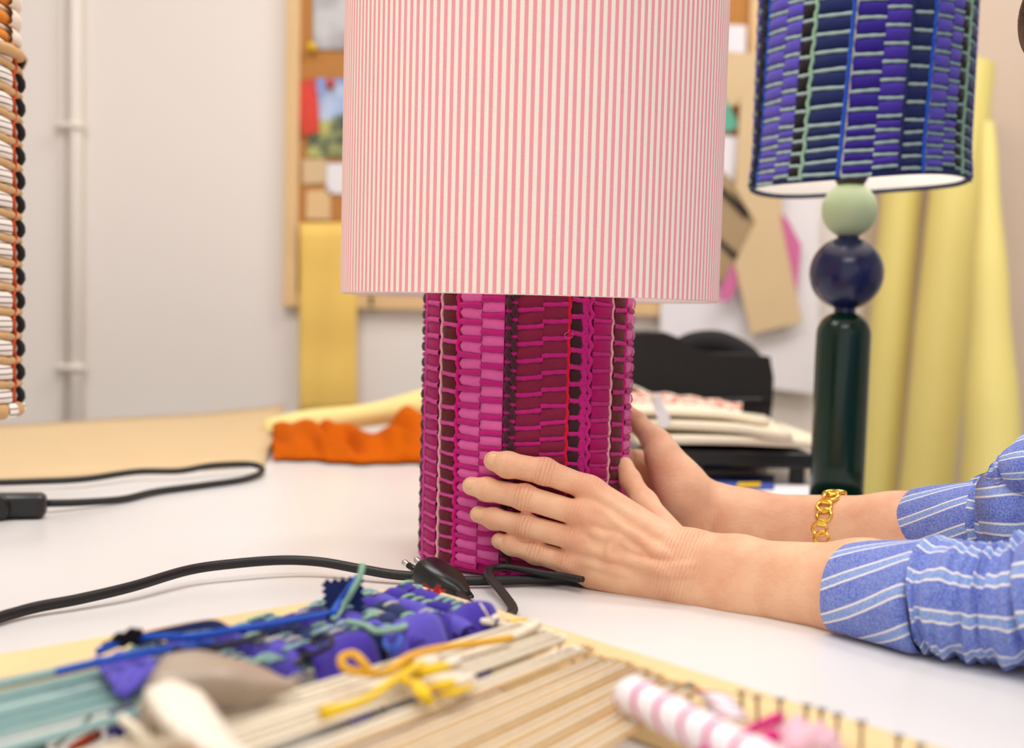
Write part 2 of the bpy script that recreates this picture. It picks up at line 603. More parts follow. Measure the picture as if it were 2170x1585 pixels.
YB = WY - 0.016
tag(wpoly([(664, -90), (770, -90), (770, 108), (664, 103)], YB, 0.002, 'photo_print', 'photo'), 'grey photo print held by a yellow pin on the cork board', 'photo')
tag(wpoly([(664, 166), (765, 168), (765, 336), (650, 332)], YB, 0.002, 'postcard', 'picture'), 'postcard of blue sky over green hills pinned to the cork board', 'postcard')
tag(wpoly([(636, 172), (668, 165), (675, 230), (676, 280), (640, 286), (632, 240)], YB - 0.006, 0.004, 'fabric_swatch', 'redpap'), 'red and white printed swatch overlapping the landscape postcard', 'swatch')
tag(wpoly([(640, 338), (690, 336), (691, 388), (641, 390)], YB, 0.002, 'note_card', 'kraft2'), 'beige lined card below the landscape postcard', 'card')
tag(wpoly([(692, 346), (770, 346), (770, 412), (692, 410)], YB, 0.002, 'note_card', 'paper'), 'white card with yellow marks under the landscape postcard', 'card')
tag(wpoly([(650, 404), (700, 402), (700, 466), (648, 464)], YB, 0.003, 'leather_tag', 'frame'), 'pinkish brown card low on the cork board', 'card')
for (px, py, mm, lab) in ((662, 101, 'amber', 'yellow push pin at the corner of the grey photo print'), (700, 178, 'redplastic', 'orange red push pin above the landscape postcard')):
    c = wp(px, py, YB - 0.004)
    t = thing('push_pin', lab, 'pin', c)
    MB().lathe([(0, -0.004), (0.008, -0.004), (0.009, 0), (0.006, 0.003), (0.005, 0.009), (0.008, 0.011), (0.0075, 0.014), (0, 0.0145)], c, 12, (0, -1, 0)).obj('head', mm, t)
    MB().tube([c, c + np.array([0, 0.012, 0])], 0.0008, 6).obj('needle', 'steel', t)

# ochre mesh sheet hanging under the board, in soft waves
P = []
for i in range(14):
    r = []
    for j in range(16):
        px, py = 634 + 122 * j / 15, 472 + 412 * i / 13
        r.append(wp(px, py, YB - 0.012 - 0.002 * math.sin(j * 0.7 + i * 0.25) - 0.002 * math.sin(i * 1.3)))
    P.append(r)
tag(MB().sheet(P, 0.002).obj('mesh_sheet', 'ochre'), 'ochre yellow woven sheet hanging below the cork board', 'cloth')
c = wp(790, 640, WY)
hk = thing('wall_hook', 'small dark hook under the striped lampshade edge on the wall', 'hook', c)
MB().box(c + np.array([0, -0.004, 0.0]), (0.012, 0.008, 0.03)).obj('back_plate', 'blackcloth', hk, False, 0.001)
MB().tube([c + np.array([0, -0.008, 0.005]), c + np.array([0, -0.022, -0.004]), c + np.array([0, -0.03, 0.004]), c + np.array([0, -0.03, 0.012])], 0.003, 8, smooth=4).obj('prong', 'blackcloth', hk)

# paper and card patterns at the right of the board
YP = WY - 0.046
tag(wpoly([(1400, 655), (1432, 420), (1735, 425), (1735, 836), (1640, 824), (1400, 812)], WY - 0.034, 0.005, 'whiteboard_sheet', 'paper'), 'large lilac white sheet on the wall behind the hanging patterns', 'sheet')
tag(wpoly([(1534, 52), (1582, 54), (1580, 112), (1534, 110)], YP, 0.002, 'paper_note', 'paper'), 'small white paper note at the right end of the cork board', 'paper')
tag(wpoly([(1520, 112), (1602, 112), (1608, 210), (1540, 228), (1518, 200)], YP, 0.003, 'paper_pattern', 'kraft2'), 'beige paper pattern below the small white paper note', 'paper pattern')
tag(wpoly([(1500, 196), (1530, 192), (1566, 266), (1552, 276), (1500, 288)], YP - 0.004, 0.003, 'paper_pattern', 'tealpap'), 'green paper piece beside the striped lampshade', 'paper pattern')
tag(wpoly([(1505, 285), (1566, 290), (1556, 385), (1505, 372)], YP, 0.002, 'paper_sheet', 'paper'), 'white paper sheet under the green paper piece', 'paper')
tag(wpoly([(1570, 200), (1604, 180), (1640, 300), (1660, 400), (1655, 470), (1700, 682), (1592, 708), (1556, 560), (1600, 470), (1558, 400)], YP - 0.012, 0.003, 'paper_pattern', 'kraft2'), 'long tan paper pattern hanging lowest beside the green column lamp', 'paper pattern')
t = thing('folded_pattern', 'brown folded paper pattern with black edge strips beside striped lampshade', 'paper pattern', wp(1560, 480, YP))
wpoly([(1500, 366), (1530, 362), (1612, 432), (1600, 490), (1540, 592), (1500, 604)], YP - 0.006, 0.003, 'paper_body', 'kraft3', t)
wpoly([(1504, 384), (1516, 384), (1592, 450), (1580, 462)], YP - 0.010, 0.003, 'edge_strip', 'ink', t)
wpoly([(1504, 496), (1514, 496), (1566, 540), (1558, 550)], YP - 0.010, 0.003, 'edge_strip', 'ink', t)
tag(wpoly([(1654, 448), (1672, 470), (1698, 520), (1684, 666), (1666, 670)], YP - 0.004, 0.003, 'paper_pattern', 'pinkp'), 'pink paper pattern peeping out right of the long tan pattern', 'paper pattern')
tag(wpoly([(1552, 556), (1562, 600), (1548, 636), (1522, 640), (1530, 606)], YP - 0.018, 0.003, 'paper_pattern', 'pinkp'), 'small pink paper tip left of the long tan pattern', 'paper pattern')

tag(wpoly([(1820, -140), (2320, -140), (2320, 1180), (1832, 1160)], WY - 0.004, 0.003, 'kraft_sheet', 'tanwall'), 'large pinkish tan paper sheet covering the wall behind the yellow rolls', 'paper')
# yellow paper rolls leaning on the wall, standing on the floor
def roll(label, p_top, p_bot, r, m='yellow', name='paper_roll', spiral=0.0):
    a, b = np.array(p_bot), np.array(p_top)
    ax = b - a
    L = np.linalg.norm(ax)
    t = thing(name, label, 'roll', a, 'yellow paper rolls leaning on the wall')
    prof = []
    for i in range(25):
        z = L * i / 24
        prof.append((r * (1 + 0.02 * math.sin(i * 0.9) + 0.012 * math.sin(i * 2.3 + r * 50)), z))
    MB().lathe(prof, a, 40, ax).obj('outer_wrap', m, t)
    MB().lathe([(r * 0.86, L), (r * 0.86, L * 0.9), (r * 0.5, L * 0.9), (0.0, L * 0.9)], a, 30, ax).obj('inner_wrap', m, t)
    MB().lathe([(r * 1.0, L), (r * 0.86, L)], a, 40, ax).obj('roll_end', m, t)
    return t


def fl(px, py, Y, ptop):
    """where the line from ptop through the pixel at depth Y meets the floor"""
    q = wp(px, py, Y)
    d = q - ptop
    k = (-0.74 - ptop[2]) / d[2]
    return ptop + d * k


tA = wp(2052, 140, 2.27)
roll('tall yellow paper roll leaning against the wall, top end in view', tA, fl(1962, 1050, 2.17, tA), 0.045)
tB = wp(1930, 190, 2.33)
roll('yellow paper roll directly beside the green column lamp', tB, fl(1856, 1050, 2.27, tB), 0.036)
tC = wp(2092, 262, 2.12)
a = fl(2104, 1050, 1.98, tC)
t = thing('paper_sheet_roll', 'cone-shaped yellow paper roll, flaring downward at the far right', 'roll', a, 'yellow paper rolls leaning on the wall')
ax = tC - a
L = np.linalg.norm(ax)
MB().lathe([(0.094 - 0.083 * (i / 24) + 0.0015 * math.sin(i * 1.7), L * i / 24) for i in range(25)], a, 40, ax).obj('outer_wrap', 'yellow', t)
MB().lathe([(0.011, L), (0.008, L), (0.007, L * 0.97), (0, L * 0.97)], a, 24, ax).obj('roll_end', 'yellow', t)

# ------------------------------------------------------------------ work table
tb = thing('work_table', 'big white laminate work table in front', 'table', (-0.4, 1.0, -0.74))
outline = [(-1.2, TABY0), (TABX, TABY0), (TABX, 2.1), (-0.262, 2.1), (-0.377, 1.985), (-0.682, 1.665), (-1.2, 1.12)]
poly([(x, y, -0.0003) for x, y in outline], 0.028, 'tabletop', 'table', tb, (0, 0, -1), bevel=0.002)
for x, y in ((-1.12, TABY0 + 0.08), (TABX - 0.07, TABY0 + 0.08), (TABX - 0.07, 2.02), (-0.26, 1.95), (-1.12, 1.05)):
    MB().box((x, y, -0.3845), (0.05, 0.05, 0.711)).obj('leg', 'steel', tb, False, 0.004)
MB().box(((-1.2 + TABX) / 2, TABY0 + 0.08, -0.06), (TABX + 1.0, 0.03, 0.06)).obj('apron', 'steel', tb, False)
MB().box((TABX - 0.07, 1.0, -0.06), (0.03, 1.9, 0.06)).obj('apron', 'steel', tb, False)

# ---- things lying at the far side of the table
P = []
for i in range(9):
    v = i / 8
    r = []
    for j in range(25):
        u = j / 24
        a = tp(-220 + (560 + 220) * u, 1040 - 52 * u - 0 * v)
        b = tp(-220 + (604 + 220) * u, 938 - 44 * u)
        q = a * (1 - v) + b * v
        q[2] = 0.008 + 0.012 * v * (0.4 + 0.6 * u) + 0.006 * max(0, (u - 0.8) / 0.2) * v - 0.006 * (1 - v) ** 3
        r.append(q)
    P.append(r)
tag(MB().sheet(P, 0.003).obj('kraft_board', 'kraft'), 'wide sheet of tan kraft board lying on the far left of the table', 'board')

a, b = wp(560, 916, 1.74), wp(930, 856, 1.78)
t = thing('fabric_roll', 'cream yellow cloth roll lying on the orange cloth', 'roll', a)
prof = [(0.0, 0.0), (0.013, 0.0)] + [(0.0165 + 0.0035 * math.sin(i * 0.5) + 0.0055 * i / 16, 0.25 * i / 16) for i in range(17)] + [(0.015, 0.25), (0.0, 0.25)]
MB().lathe(prof, a, 20, b - a).obj('rolled_cloth', 'yroll', t)
k0 = (b - a) / np.linalg.norm(b - a)
MB().lathe([(0.004, 0.252), (0.007, 0.252), (0.009, 0.251), (0.011, 0.252), (0.012, 0.2505)], a, 16, b - a).obj('roll_end', 'yroll', t)
P = []
for i in range(18):
    v = i / 17
    r = []
    for j in range(40):
        u = j / 39
        q = wp(578 + 340 * u, 992 - 26 * u * u - 60 * v, 1.5 + 0.24 * v)
        lump = 0.012 + 0.03 * v + 0.02 * u
        z = lump * (0.55 + 0.45 * math.sin(u * 13 + v * 4) * math.cos(v * 5 + u * 3)) * min(1, v * 5) * min(1, (1 - v) * 4 + 0.2)
        q[2] = 0.004 + max(0.0, z) + 0.004 * math.sin(u * 40 + v * 9) * min(1, v * 4)
        q[2] = max(q[2], 0.002)
        q[1] += 0.012 * math.sin(u * 9) + 0.005 * math.sin(u * 31)
        r.append(q)
    P.append(r)
o = tag(MB().sheet(P, 0.002).obj('crumpled_cloth', 'orange'), 'crumpled orange cloth on the table behind the magenta lamp', 'cloth')

# switch cord of the neighbouring lamp
sw = thing('inline_switch', 'black inline cord switch lying on the table at the left', 'switch', tp(30, 1096))
a, b = tp(-52, 1100), tp(98, 1098)
e = (b - a) / np.linalg.norm(b - a)
nrm = np.array([-e[1], e[0], 0])
mid = (a + b) / 2
Rm = np.column_stack([e, nrm, np.array([0, 0, 1])])
MB().box(mid + np.array([0, 0, 0.0105]) + nrm * 0.004, (np.linalg.norm(b - a), 0.024, 0.021), Rm).obj('housing', 'black', sw, False, 0.006)
ce = wp(14, 1070, mid[1] - 0.008)
MB().lathe([(0.0125, 0), (0.0125, 0.0035), (0.01, 0.0055), (0.0, 0.0065)], mid + e * -0.012 - nrm * 0.008 + np.array([0, 0, 0.0105]), 24, -nrm).obj('rocker', 'black', sw)


def cord(name, label, pts, r, m='cord', flat=1.0, parent=None, sub=8):
    b = MB().tube(pts, r, 10, flat, smooth=sub)
    o = b.obj(name, m, parent)
    if parent is None:
        tag(o, label, 'cord')
    return o


ZC = 0.0036
pts = [tp(100, 1086) + (0, 0, .008), tp(170, 1079) + (0, 0, .006), tp(260, 1066) + (0, 0, ZC), tp(330, 1050) + (0, 0, ZC), tp(430, 1036) + (0, 0, ZC), tp(520, 1022) + (0, 0, ZC),
       tp(556, 1008) + (0, 0, ZC + .002), tp(530, 1003) + (0, 0, .010), tp(450, 1010) + (0, 0, .012), tp(380, 1016) + (0, 0, .009), tp(290, 1018) + (0, 0, .009), tp(180, 1032) + (0, 0, .008), tp(60, 1036) + (0, 0, .007), tp(-160, 1040) + (0, 0, .006)]
cord('thin_cord', 'thin black cord looping from the inline switch along the kraft board', pts, 0.0034)

# ---- black case, papers and tray at the back right
def tbx(px, Y):
    return wp(px, 900, Y)[0]


YC = 1.66
x0, x1 = wp(1290, 800, YC)[0], wp(1638, 800, YC)[0]
zt_, zb_ = wp(1400, 702, YC)[2], 0.03
cs = thing('machine_case', 'black soft case with a curved handle behind the papers', 'case', ((x0 + x1) / 2, YC, 0.0))
sil = [(1290, 712), (1345, 706), (1410, 704), (1440, 716), (1466, 742), (1520, 750), (1590, 752), (1632, 756), (1640, 800), (1638, 850), (1630, 910), (1626, 960), (1626, 1000), (1290, 1000)]
front = [wp(x, y, YC) for x, y in sil]
for q in front:
    q[2] = max(q[2], 0.026)
o = poly(front, 0.24, 'case_body', 'blackcloth', cs, bevel=0.012)
MB().tube([wp(1440, 750, YC + 0.10), wp(1470, 734, YC + 0.10), wp(1515, 730, YC + 0.10), wp(1550, 742, YC + 0.10), wp(1580, 762, YC + 0.10), wp(1588, 780, YC + .1)], 0.013, 10, 1.6, smooth=6).obj('handle', 'blackcloth', cs)
MB().tube([wp(1296, 862, YC - 0.003), wp(1500, 850, YC - 0.003), wp(1632, 846, YC - 0.003)], 0.003, 6, smooth=4).obj('zip', 'black', cs)

# tray carrying the papers
YT = 1.52
ty = thing('document_tray', 'black document tray standing under the cream papers', 'tray', (0.25, YT, 0))
z1 = wp(1600, 958, YT - 0.14)[2]
z0 = wp(1600, 992, YT - 0.14)[2]
xa, xb = wp(1395, 960, YT - 0.14)[0], wp(1722, 960, YT - 0.14)[0]
MB().box(((xa + xb) / 2, YT, (z0 + z1) / 2), (xb - xa, 0.28, z1 - z0)).obj('tray_plate', 'black', ty, False, 0.003)
for x in (xa + 0.012, xb - 0.012):
    for y in (YT - 0.12, YT + 0.12):
        MB().box((x, y, z0 / 2), (0.014, 0.014, z0)).obj('leg', 'black', ty, False)
# papers: three sagging sheets on top of the tray
def paper_sheet(label, c4, z, th, m, wav, name='paper_stack'):
    P = []
    for i in range(10):
        v = i / 9
        r = []
        for j in range(16):
            u = j / 15
            q = (c4[0] * (1 - u) + c4[1] * u) * (1 - v) + (c4[3] * (1 - u) + c4[2] * u) * v
            q = np.array(q, float)
            q[2] = z + wav * math.sin(u * 3 + 0.4) * (0.6 + 0.4 * math.cos(v * 3)) - wav * 1.2 * max(0, u - 0.75) * 4
            r.append(q)
        P.append(r)
    return tag(MB().sheet(P, th).obj(name, m), label, 'papers')


def rect4(cx_, cy_, sx, sy, ang):
    ca, sa = math.cos(ang), math.sin(ang)
    return [np.array([cx_ + x * ca - y * sa, cy_ + x * sa + y * ca, 0]) for x, y in ((-sx, -sy), (sx, -sy), (sx, sy), (-sx, sy))]


paper_sheet('lowest cream paper stack, resting directly on the black tray', rect4(0.245, 1.52, 0.115, 0.14, 0.05), z1 + 0.009, 0.009, 'cream', 0.003)
paper_sheet('curling cream paper pile in the middle of the stack on the tray', rect4(0.205, 1.515, 0.11, 0.13, -0.08), z1 + 0.0225, 0.009, 'cream', 0.004)
paper_sheet('topmost cream paper sheets, below the floral cloth', rect4(0.175, 1.52, 0.10, 0.12, 0.1), z1 + 0.0350, 0.007, 'cream', 0.004)
t = thing('price_tag', 'white card tag on a string over the cream papers', 'tag', wp(1400, 880, 1.38))
wpoly([(1376, 838), (1396, 832), (1424, 896), (1402, 910)], 1.375, 0.002, 'card', 'paper', t)
MB().tube([wp(1330, 814, 1.38), wp(1352, 822, 1.376), wp(1372, 832, 1.374), wp(1392, 848, 1.373)], 0.0014, 6, smooth=5).obj('string', 'linen', t)
# floral cloth folded on top
P = []
for i in range(10):
    v = i / 9
    r = []
    for j in range(30):
        u = j / 29
        q = wp(1318 + 254 * u, 886 + 16 * u - 50 * math.sin(PI * min(1, v * 1.0) * 0.5) * (1 - 0.25 * u * u), 1.50 + 0.10 * v)
        q[2] += 0.004 + 0.0012 * math.sin(u * 30 + v * 3)
        r.append(q)
    P.append(r)
tag(MB().sheet(P, 0.004).obj('floral_cloth', 'floral'), 'folded red and cream floral cloth in front of the black case', 'cloth')
# booklets and little pots under the tray
bk = thing('booklet', 'blue and yellow booklet lying under the black tray', 'booklet', (0.25, 1.44, 0))
c4 = [tp(1490, 1050), tp(1640, 1046), tp(1640, 1016), tp(1500, 1018)]
poly([q + np.array([0, 0, 0.006]) for q in c4], 0.005, 'cover', 'bluepap', bk, (0, 0, -1))
c4b = [tp(1560, 1046), tp(1610, 1045), tp(1612, 1036), tp(1564, 1037)]
poly([q + np.array([0, 0, 0.0075]) for q in c4b], 0.001, 'yellow_band', 'amber', bk, (0, 0, -1))
tag(poly([tp(x, y) + np.array([0, 0, 0.004]) for x, y in ((1480, 1060), (1720, 1064), (1720, 1030), (1650, 1034), (1480, 1052))], 0.003, 'paper_sheet', 'paper', None, (0, 0, -1)), 'white paper sheet on the table in front of the blue booklet', 'paper')
tag(poly([tp(x, y) + np.array([0, 0, 0.012]) for x, y in ((1486, 1018), (1600, 1018), (1604, 1003), (1490, 1003))], 0.011, 'notebook', 'greyp', None, (0, 0, -1)), 'grey notebook lying furthest back beneath the black tray', 'notebook')
for px, lab in ((1606, 'left one of the two small white pots beneath the tray'), (1694, 'small white pot beneath the tray, next to the green column')):
    c = tp(px, 1014)
    t = thing('small_pot', lab, 'pot', c)
    MB().lathe([(0, 0), (0.009, 0), (0.011, 0.004), (0.011, 0.014), (0.009, 0.016)], c, 16).obj('body', 'cream', t)
    MB().lathe([(0.0, 0.021), (0.009, 0.021), (0.0095, 0.016), (0.0, 0.016)], c, 16).obj('lid', 'lining', t)

# ------------------------------------------------------------------ woven surfaces
def pillow(P, u0, u1, v0, v1, h, rad, nu=5, nv=5, tilt=0.0, rnd=(0, 0)):
    """padded strip of cloth: bulging patch on the surface P(u, v, height)"""
    pts, uvs = [], []
    vm, hv = (v0 + v1) / 2, (v1 - v0) / 2
    jit = random.uniform(-1, 1)
    for i in range(nv + 1):
        t = -1 + 2 * i / nv
        t = math.sin(t * PI / 2)
        r, q = [], []
        for j in range(nu + 1):
            s = -1 + 2 * j / nu
            e = 1.0
            if s < 0 and rnd[0]:
                e = math.sqrt(max(0.0, 1 - rnd[0] * s ** 10))
            if s > 0 and rnd[1]:
                e = math.sqrt(max(0.0, 1 - rnd[1] * s ** 10))
            hh = h * (max(0.0, 1 - abs(t) ** 2.6) ** 0.5) * (1 - 0.35 * abs(s) ** 5) + 0.0002 + 0.00012 * math.sin(s * 5 + jit * 9)
            u = u0 + (u1 - u0) * (s + 1) / 2
            v = vm + t * hv * e + tilt * s + 0.0003 * jit * math.sin(s * 3)
            r.append(P(u, v, hh))
            q.append((u * rad, v))
        pts.append(r); uvs.append(q)
    return MB().grid(pts, uvs=uvs)


def weft(P, u0, u1, v, r, tilt=0.0, n=7, twist=0.0):
    """a bar of yarn lying across the surface"""
    pts = []
    ph = random.uniform(0, 6)
    for j in range(n):
        s = j / (n - 1)
        rr = r * (1 + 0.13 * math.sin(ph + s * 13) * (1 if n > 5 else 0.5))
        vv = v + tilt * (2 * s - 1) + 0.1 * r * math.sin(ph + 5 * s)
        u = u0 + (u1 - u0) * s
        pts.append([P(u, vv + rr * math.cos(a), 0.45 * r + rr * math.sin(a)) for a in np.linspace(-0.45, PI + 0.45, 7)])
    return MB().grid(pts, flip=True)


def warp_cord(P, u, v0, v1, r, amp, period, ph=0.0, h=None, n=None):
    k = n or max(8, int((v1 - v0) / period * 7))
    pts = [P(u + amp * math.sin(2 * PI * (v0 + (v1 - v0) * i / k) / period + ph), v0 + (v1 - v0) * i / k, (r * 0.7 if h is None else h)) for i in range(k + 1)]
    rr = [r * (1 + 0.12 * math.sin(i * 1.9)) for i in range(k + 1)]
    return MB().tube(pts, rr, 7, up=(0.3, 1, 0.2))


# ------------------------------------------------------------------ magenta lamp
BX, BY, BR = 0.0103, 0.9395, 0.0752
RIMZ = wp(1112, 623, BY - 0.138)[2]


def PB(u, v, h):
    return np.array([BX + (BR + h) * math.sin(u), BY - (BR + h) * math.cos(u), v])


lamp = thing('table_lamp', 'magenta woven cylinder lamp under the pink striped shade, held by two hands', 'lamp', (BX, BY, 0))
MB().lathe([(0, 0.001), (BR - 0.003, 0.001), (BR, 0.004), (BR, 0.30), (BR - 0.004, 0.304), (0, 0.304)], (BX, BY, 0), 64).obj('base_core', 'crimson', lamp)


def th_(px):
    return math.asin(max(-1, min(1, (px - 1112) / 223.5)))


rows = [0.0035]
while rows[-1] < RIMZ + 0.03:
    z = rows[-1]
    rows.append(z + (0.0098 if z < 0.075 else 0.0098 + 0.0017 * min(1, (z - 0.075) / 0.03)))
LEAN = 0.06
cols = [  # left px, right px, cloth, bar, phase, bar share, rounded sides
    (904, 930, 'crimson', 'mag2', 0.25, 0.30, (0, 0)),
    (938, 967, 'maroon', 'mag2', 0.0, 0.26, (0, 0)),
    (974, 1018, 'lpink', 'mag', 0.15, 0.34, (0.9, 0)),
    (1018, 1063, 'lpink', 'mag', 0.55, 0.34, (0, 0)),
    (1088, 1139, 'wine', 'mag', 0.0, 0.26, (0, 0)),
    (1138, 1189, 'wine', 'mag', 0.35, 0.26, (0, 0)),
    (1195, 1219, 'dbrown', 'mag', 0.65, 0.28, (0.4, 0.4)),
    (1240, 1279, 'crimson', 'mag', 0.45, 0.24, (0, 0)),
    (1285, 1310, 'maroon', 'mag', 0.1, 0.28, (0, 0)),
    (1315, 1330, 'lpink', 'mag', 0.1, 0.3, (0.3, 0.3)),
]
vtop = RIMZ + 0.018
for (pa, pb, cm, wm, ph, bs, rnd) in cols:
    ua, ub = th_(pa), th_(pb)
    for i in range(len(rows) - 1):
        z0, pit = rows[i], rows[i + 1] - rows[i]
        z0 += ph * pit
        if z0 > vtop:
            continue
        tl = random.uniform(-0.0004, 0.0004) + (0.0006 if cm == 'wine' else -0.0004)
        pillow(PB, ua + 0.002, ub - 0.002, z0 + bs * pit - 0.0003, z0 + pit + 0.0003, 0.0024, BR, (9 if rnd[0] > .5 else 5) if pb - pa > 20 else 4, 5, tl, rnd).obj('fabric_patch', cm, lamp)
        weft(PB, ua - 0.004, ub + 0.004, z0 + bs * pit * 0.5, bs * pit * 0.56, tl).obj('weft_bar', wm, lamp)
for px, mm, r, amp in ((900, 'mag2', 0.0017, 0.010), (934, 'pale', 0.0013, 0.010), (970, 'hot', 0.0016, 0.010), (1191, 'redc', 0.0014, 0.006), (1222, 'mag', 0.0017, 0.02), (1222.5, 'mag', 0.0017, 0.02), (1233, 'mag', 0.0019, 0.018), (1282, 'pale', 0.0012, 0.010), (1312, 'hot', 0.0014, 0.008)):
    warp_cord(PB, th_(px), 0.002, vtop, r, amp, 0.0108, PI if px == 1222.5 else px * 0.7).obj('warp_cord', mm, lamp)
for pa, pb, ph in ((1065, 1077, 0.0), (1076, 1088, 0.5)):        # dark brown yarn, one stitch over and one under
    for i in range(len(rows) - 1):
        z0, pit = rows[i], rows[i + 1] - rows[i]
        z0 += ph * pit
        if z0 > vtop:
            continue
        um = (th_(pa) + th_(pb)) / 2
        pts = [PB(um + 0.004 * math.sin(k), z0 + pit * (0.12 + 0.8 * k / 5), 0.0005 + 0.0022 * math.sin(PI * k / 5)) for k in range(6)]
        MB().tube(pts, [0.0008, 0.0021, 0.0023, 0.0022, 0.0019, 0.0008], 7, up=(0, 1, 0)).obj('yarn_stitch', 'brownc', lamp)
        weft(PB, th_(pa), th_(pb), z0 + pit * 0.02, 0.0015, n=4).obj('weft_bar', 'mag', lamp)
for ua, cm, wm in ((th_(892.5), 'brownc', 'mag2'), (th_(1333.5), 'lpink', 'hot')):
    for i in range(len(rows) - 1):
        z0, pit = rows[i], rows[i + 1] - rows[i]
        if z0 > vtop:
            continue
        pillow(PB, ua - 0.06, ua + 0.06, z0 + 0.35 * pit, z0 + pit, 0.003, BR, 3, 4).obj('edge_bead', cm, lamp)
        weft(PB, ua - 0.07, ua + 0.07, z0 + 0.17 * pit, 0.0017, n=4).obj('edge_weft', wm, lamp)
# the weave goes on round the back
bk = MB(); bw = MB()
ue = th_(1338)
cuts = np.linspace(ue + 0.1, 2 * PI - 1.55, 18)
for c in range(17):
    for i in range(len(rows) - 1):
        z0, pit = rows[i] + (c % 2) * 0.4 * (rows[i + 1] - rows[i]), rows[i + 1] - rows[i]
        if z0 < vtop:
            q = pillow(PB, cuts[c], cuts[c + 1] - 0.02, z0 + 0.3 * pit, z0 + pit, 0.0026, BR, 3, 4)
            bk.add(q.v, q.f)
            q = weft(PB, cuts[c], cuts[c + 1], z0 + 0.15 * pit, 0.0016, n=4)
            bw.add(q.v, q.f)
bk.obj('back_weave', 'wine', lamp, stuff=True)
bw.obj('back_weft', 'mag', lamp, stuff=True)
# a loose thread loop on the weave
tl = th_(1188)
MB().tube([PB(tl, 0.172, 0.003)] + [PB(tl - 0.035 * math.sin(a) - 0.01, 0.168 + 0.002 * math.cos(a), 0.004 + 0.0004 * a) for a in np.linspace(0, 6, 9)], 0.0003, 5, smooth=3).obj('loose_thread', 'mag2', lamp)

# shade
SR, STOP = 0.1375, 0.47
pts, uvs, pin = [], [], []
for z in np.linspace(RIMZ, STOP, 30):
    R_ = SR + (z - RIMZ) * 0.0
    pts.append([(BX + R_ * math.sin(a), BY - R_ * math.cos(a), z) for a in np.linspace(0, 2 * PI, 129)])
    uvs.append([(a / (2 * PI), z - RIMZ) for a in np.linspace(0, 2 * PI, 129)])
    pin.append([(BX + (R_ - 0.0016) * math.sin(a), BY - (R_ - 0.0016) * math.cos(a), z) for a in np.linspace(0, 2 * PI, 97)])
MB().grid(pts, uvs=uvs).obj('lamp_shade', 'stripe', lamp)
MB().grid(pin, flip=True).obj('shade_lining', 'lining', lamp)
for z in (RIMZ, STOP):
    ring = [(BX + (SR - 0.0008) * math.sin(a), BY - (SR - 0.0008) * math.cos(a), z) for a in np.linspace(0, 2 * PI, 97)]
    MB().tube(ring, 0.0006, 8, caps=False).obj('rim_trim', 'felt', lamp)
ctr = np.array([BX, BY, 0.34])
for k in range(3):
    a = k * 2 * PI / 3 + 0.4
    MB().tube([ctr, ctr + np.array([math.sin(a), -math.cos(a), 0]) * (SR - 0.002)], 0.0018, 6).obj('carrier_arm', 'steel', lamp)
MB().lathe([(0.0, 0.30), (0.017, 0.30), (0.018, 0.345), (0.014, 0.35), (0, 0.35)], (BX, BY, 0), 24).obj('bulb_holder', 'lining', lamp)
MB().lathe([(0.012, 0.35), (0.014, 0.36), (0.028, 0.385), (0.030, 0.40), (0.022, 0.425), (0, 0.432)], (BX, BY, 0), 24).obj('bulb', 'bulb_a', lamp)

# ------------------------------------------------------------------ blue lamp on the green column
LY = 1.2
P0, P1 = wp(1809, 395, LY), wp(1783, 676, LY)
GX = (P0[0] + P1[0]) / 2
bl = thing('table_lamp', 'blue and violet woven shade lamp on a bottle green column with two balls', 'lamp', (GX, LY, 0))
cz = lambda py: wp(1790, py, LY)[2]
k_ = LY / FPX
CR = 57 * k_
zt_ = cz(660)
prof = [(0, 0.012), (CR * 1.0, 0.012), (CR * 1.0, 0.05), (CR, 0.1)] + [(CR - 0.022 * (1 - math.cos(a)) , zt_ - 0.022 + 0.022 * math.sin(a)) for a in np.linspace(0, PI / 2, 8)] + [(0, zt_)]
MB().lathe(prof, (GX, LY, 0), 48).obj('column', 'green', bl)
MB().lathe([(0, 0), (0.052, 0), (0.053, 0.004), (0.050, 0.009), (0.02, 0.0125), (0, 0.0125)], (GX, LY, 0), 48).obj('foot', 'green', bl)


def ball(name, c, r, m, par):
    MB().lathe([(r * math.sin(a), -r * math.cos(a)) for a in np.linspace(0, PI, 25)], c, 40).obj(name, m, par)


r1, r2 = 77 * k_, 57.5 * k_
ball('blue_ball', (GX, LY, cz(579)), r1, 'navyb', bl)
ball('green_ball', (GX, LY, cz(445)), r2, 'mint', bl)
MB().lathe([(0.010, 0), (0.010, 0.006)], (GX, LY, zt_ - 0.003), 20).obj('spacer', 'navyb', bl)
MB().lathe([(0.010, 0), (0.010, 0.008)], (GX, LY, cz(508)), 20).obj('spacer', 'navyb', bl)
zc = cz(390)
MB().lathe([(0.004, -0.004), (0.0125, 0.0), (0.0155, 0.005), (0.0165, 0.012), (0.0165, 0.03), (0.012, 0.05), (0.0, 0.05)], (GX, LY, zc), 24).obj('bulb_holder', 'darkwood', bl)
MB().lathe([(0.010, 0.05), (0.012, 0.06), (0.028, 0.09), (0.026, 0.11), (0, 0.128)], (GX, LY, zc), 24).obj('bulb', 'bulb_b', bl)

QR = 0.0955
QX, QZ = GX + 0.0065, cz(392)


def skirt(u):          # the lower edge is a little askew
    return 0.0056 * math.sin(u) + 0.0012 * math.sin(3 * u)


def PQ(u, v, h):
    uu = u + 0.55 * (v - 0.10)
    R_ = QR + h + 0.0025 * math.exp(-(v / 0.02) ** 2)
    z = QZ + v + skirt(uu) * math.exp(-v / 0.12)
    return np.array([QX + R_ * math.sin(uu), LY - R_ * math.cos(uu), z])


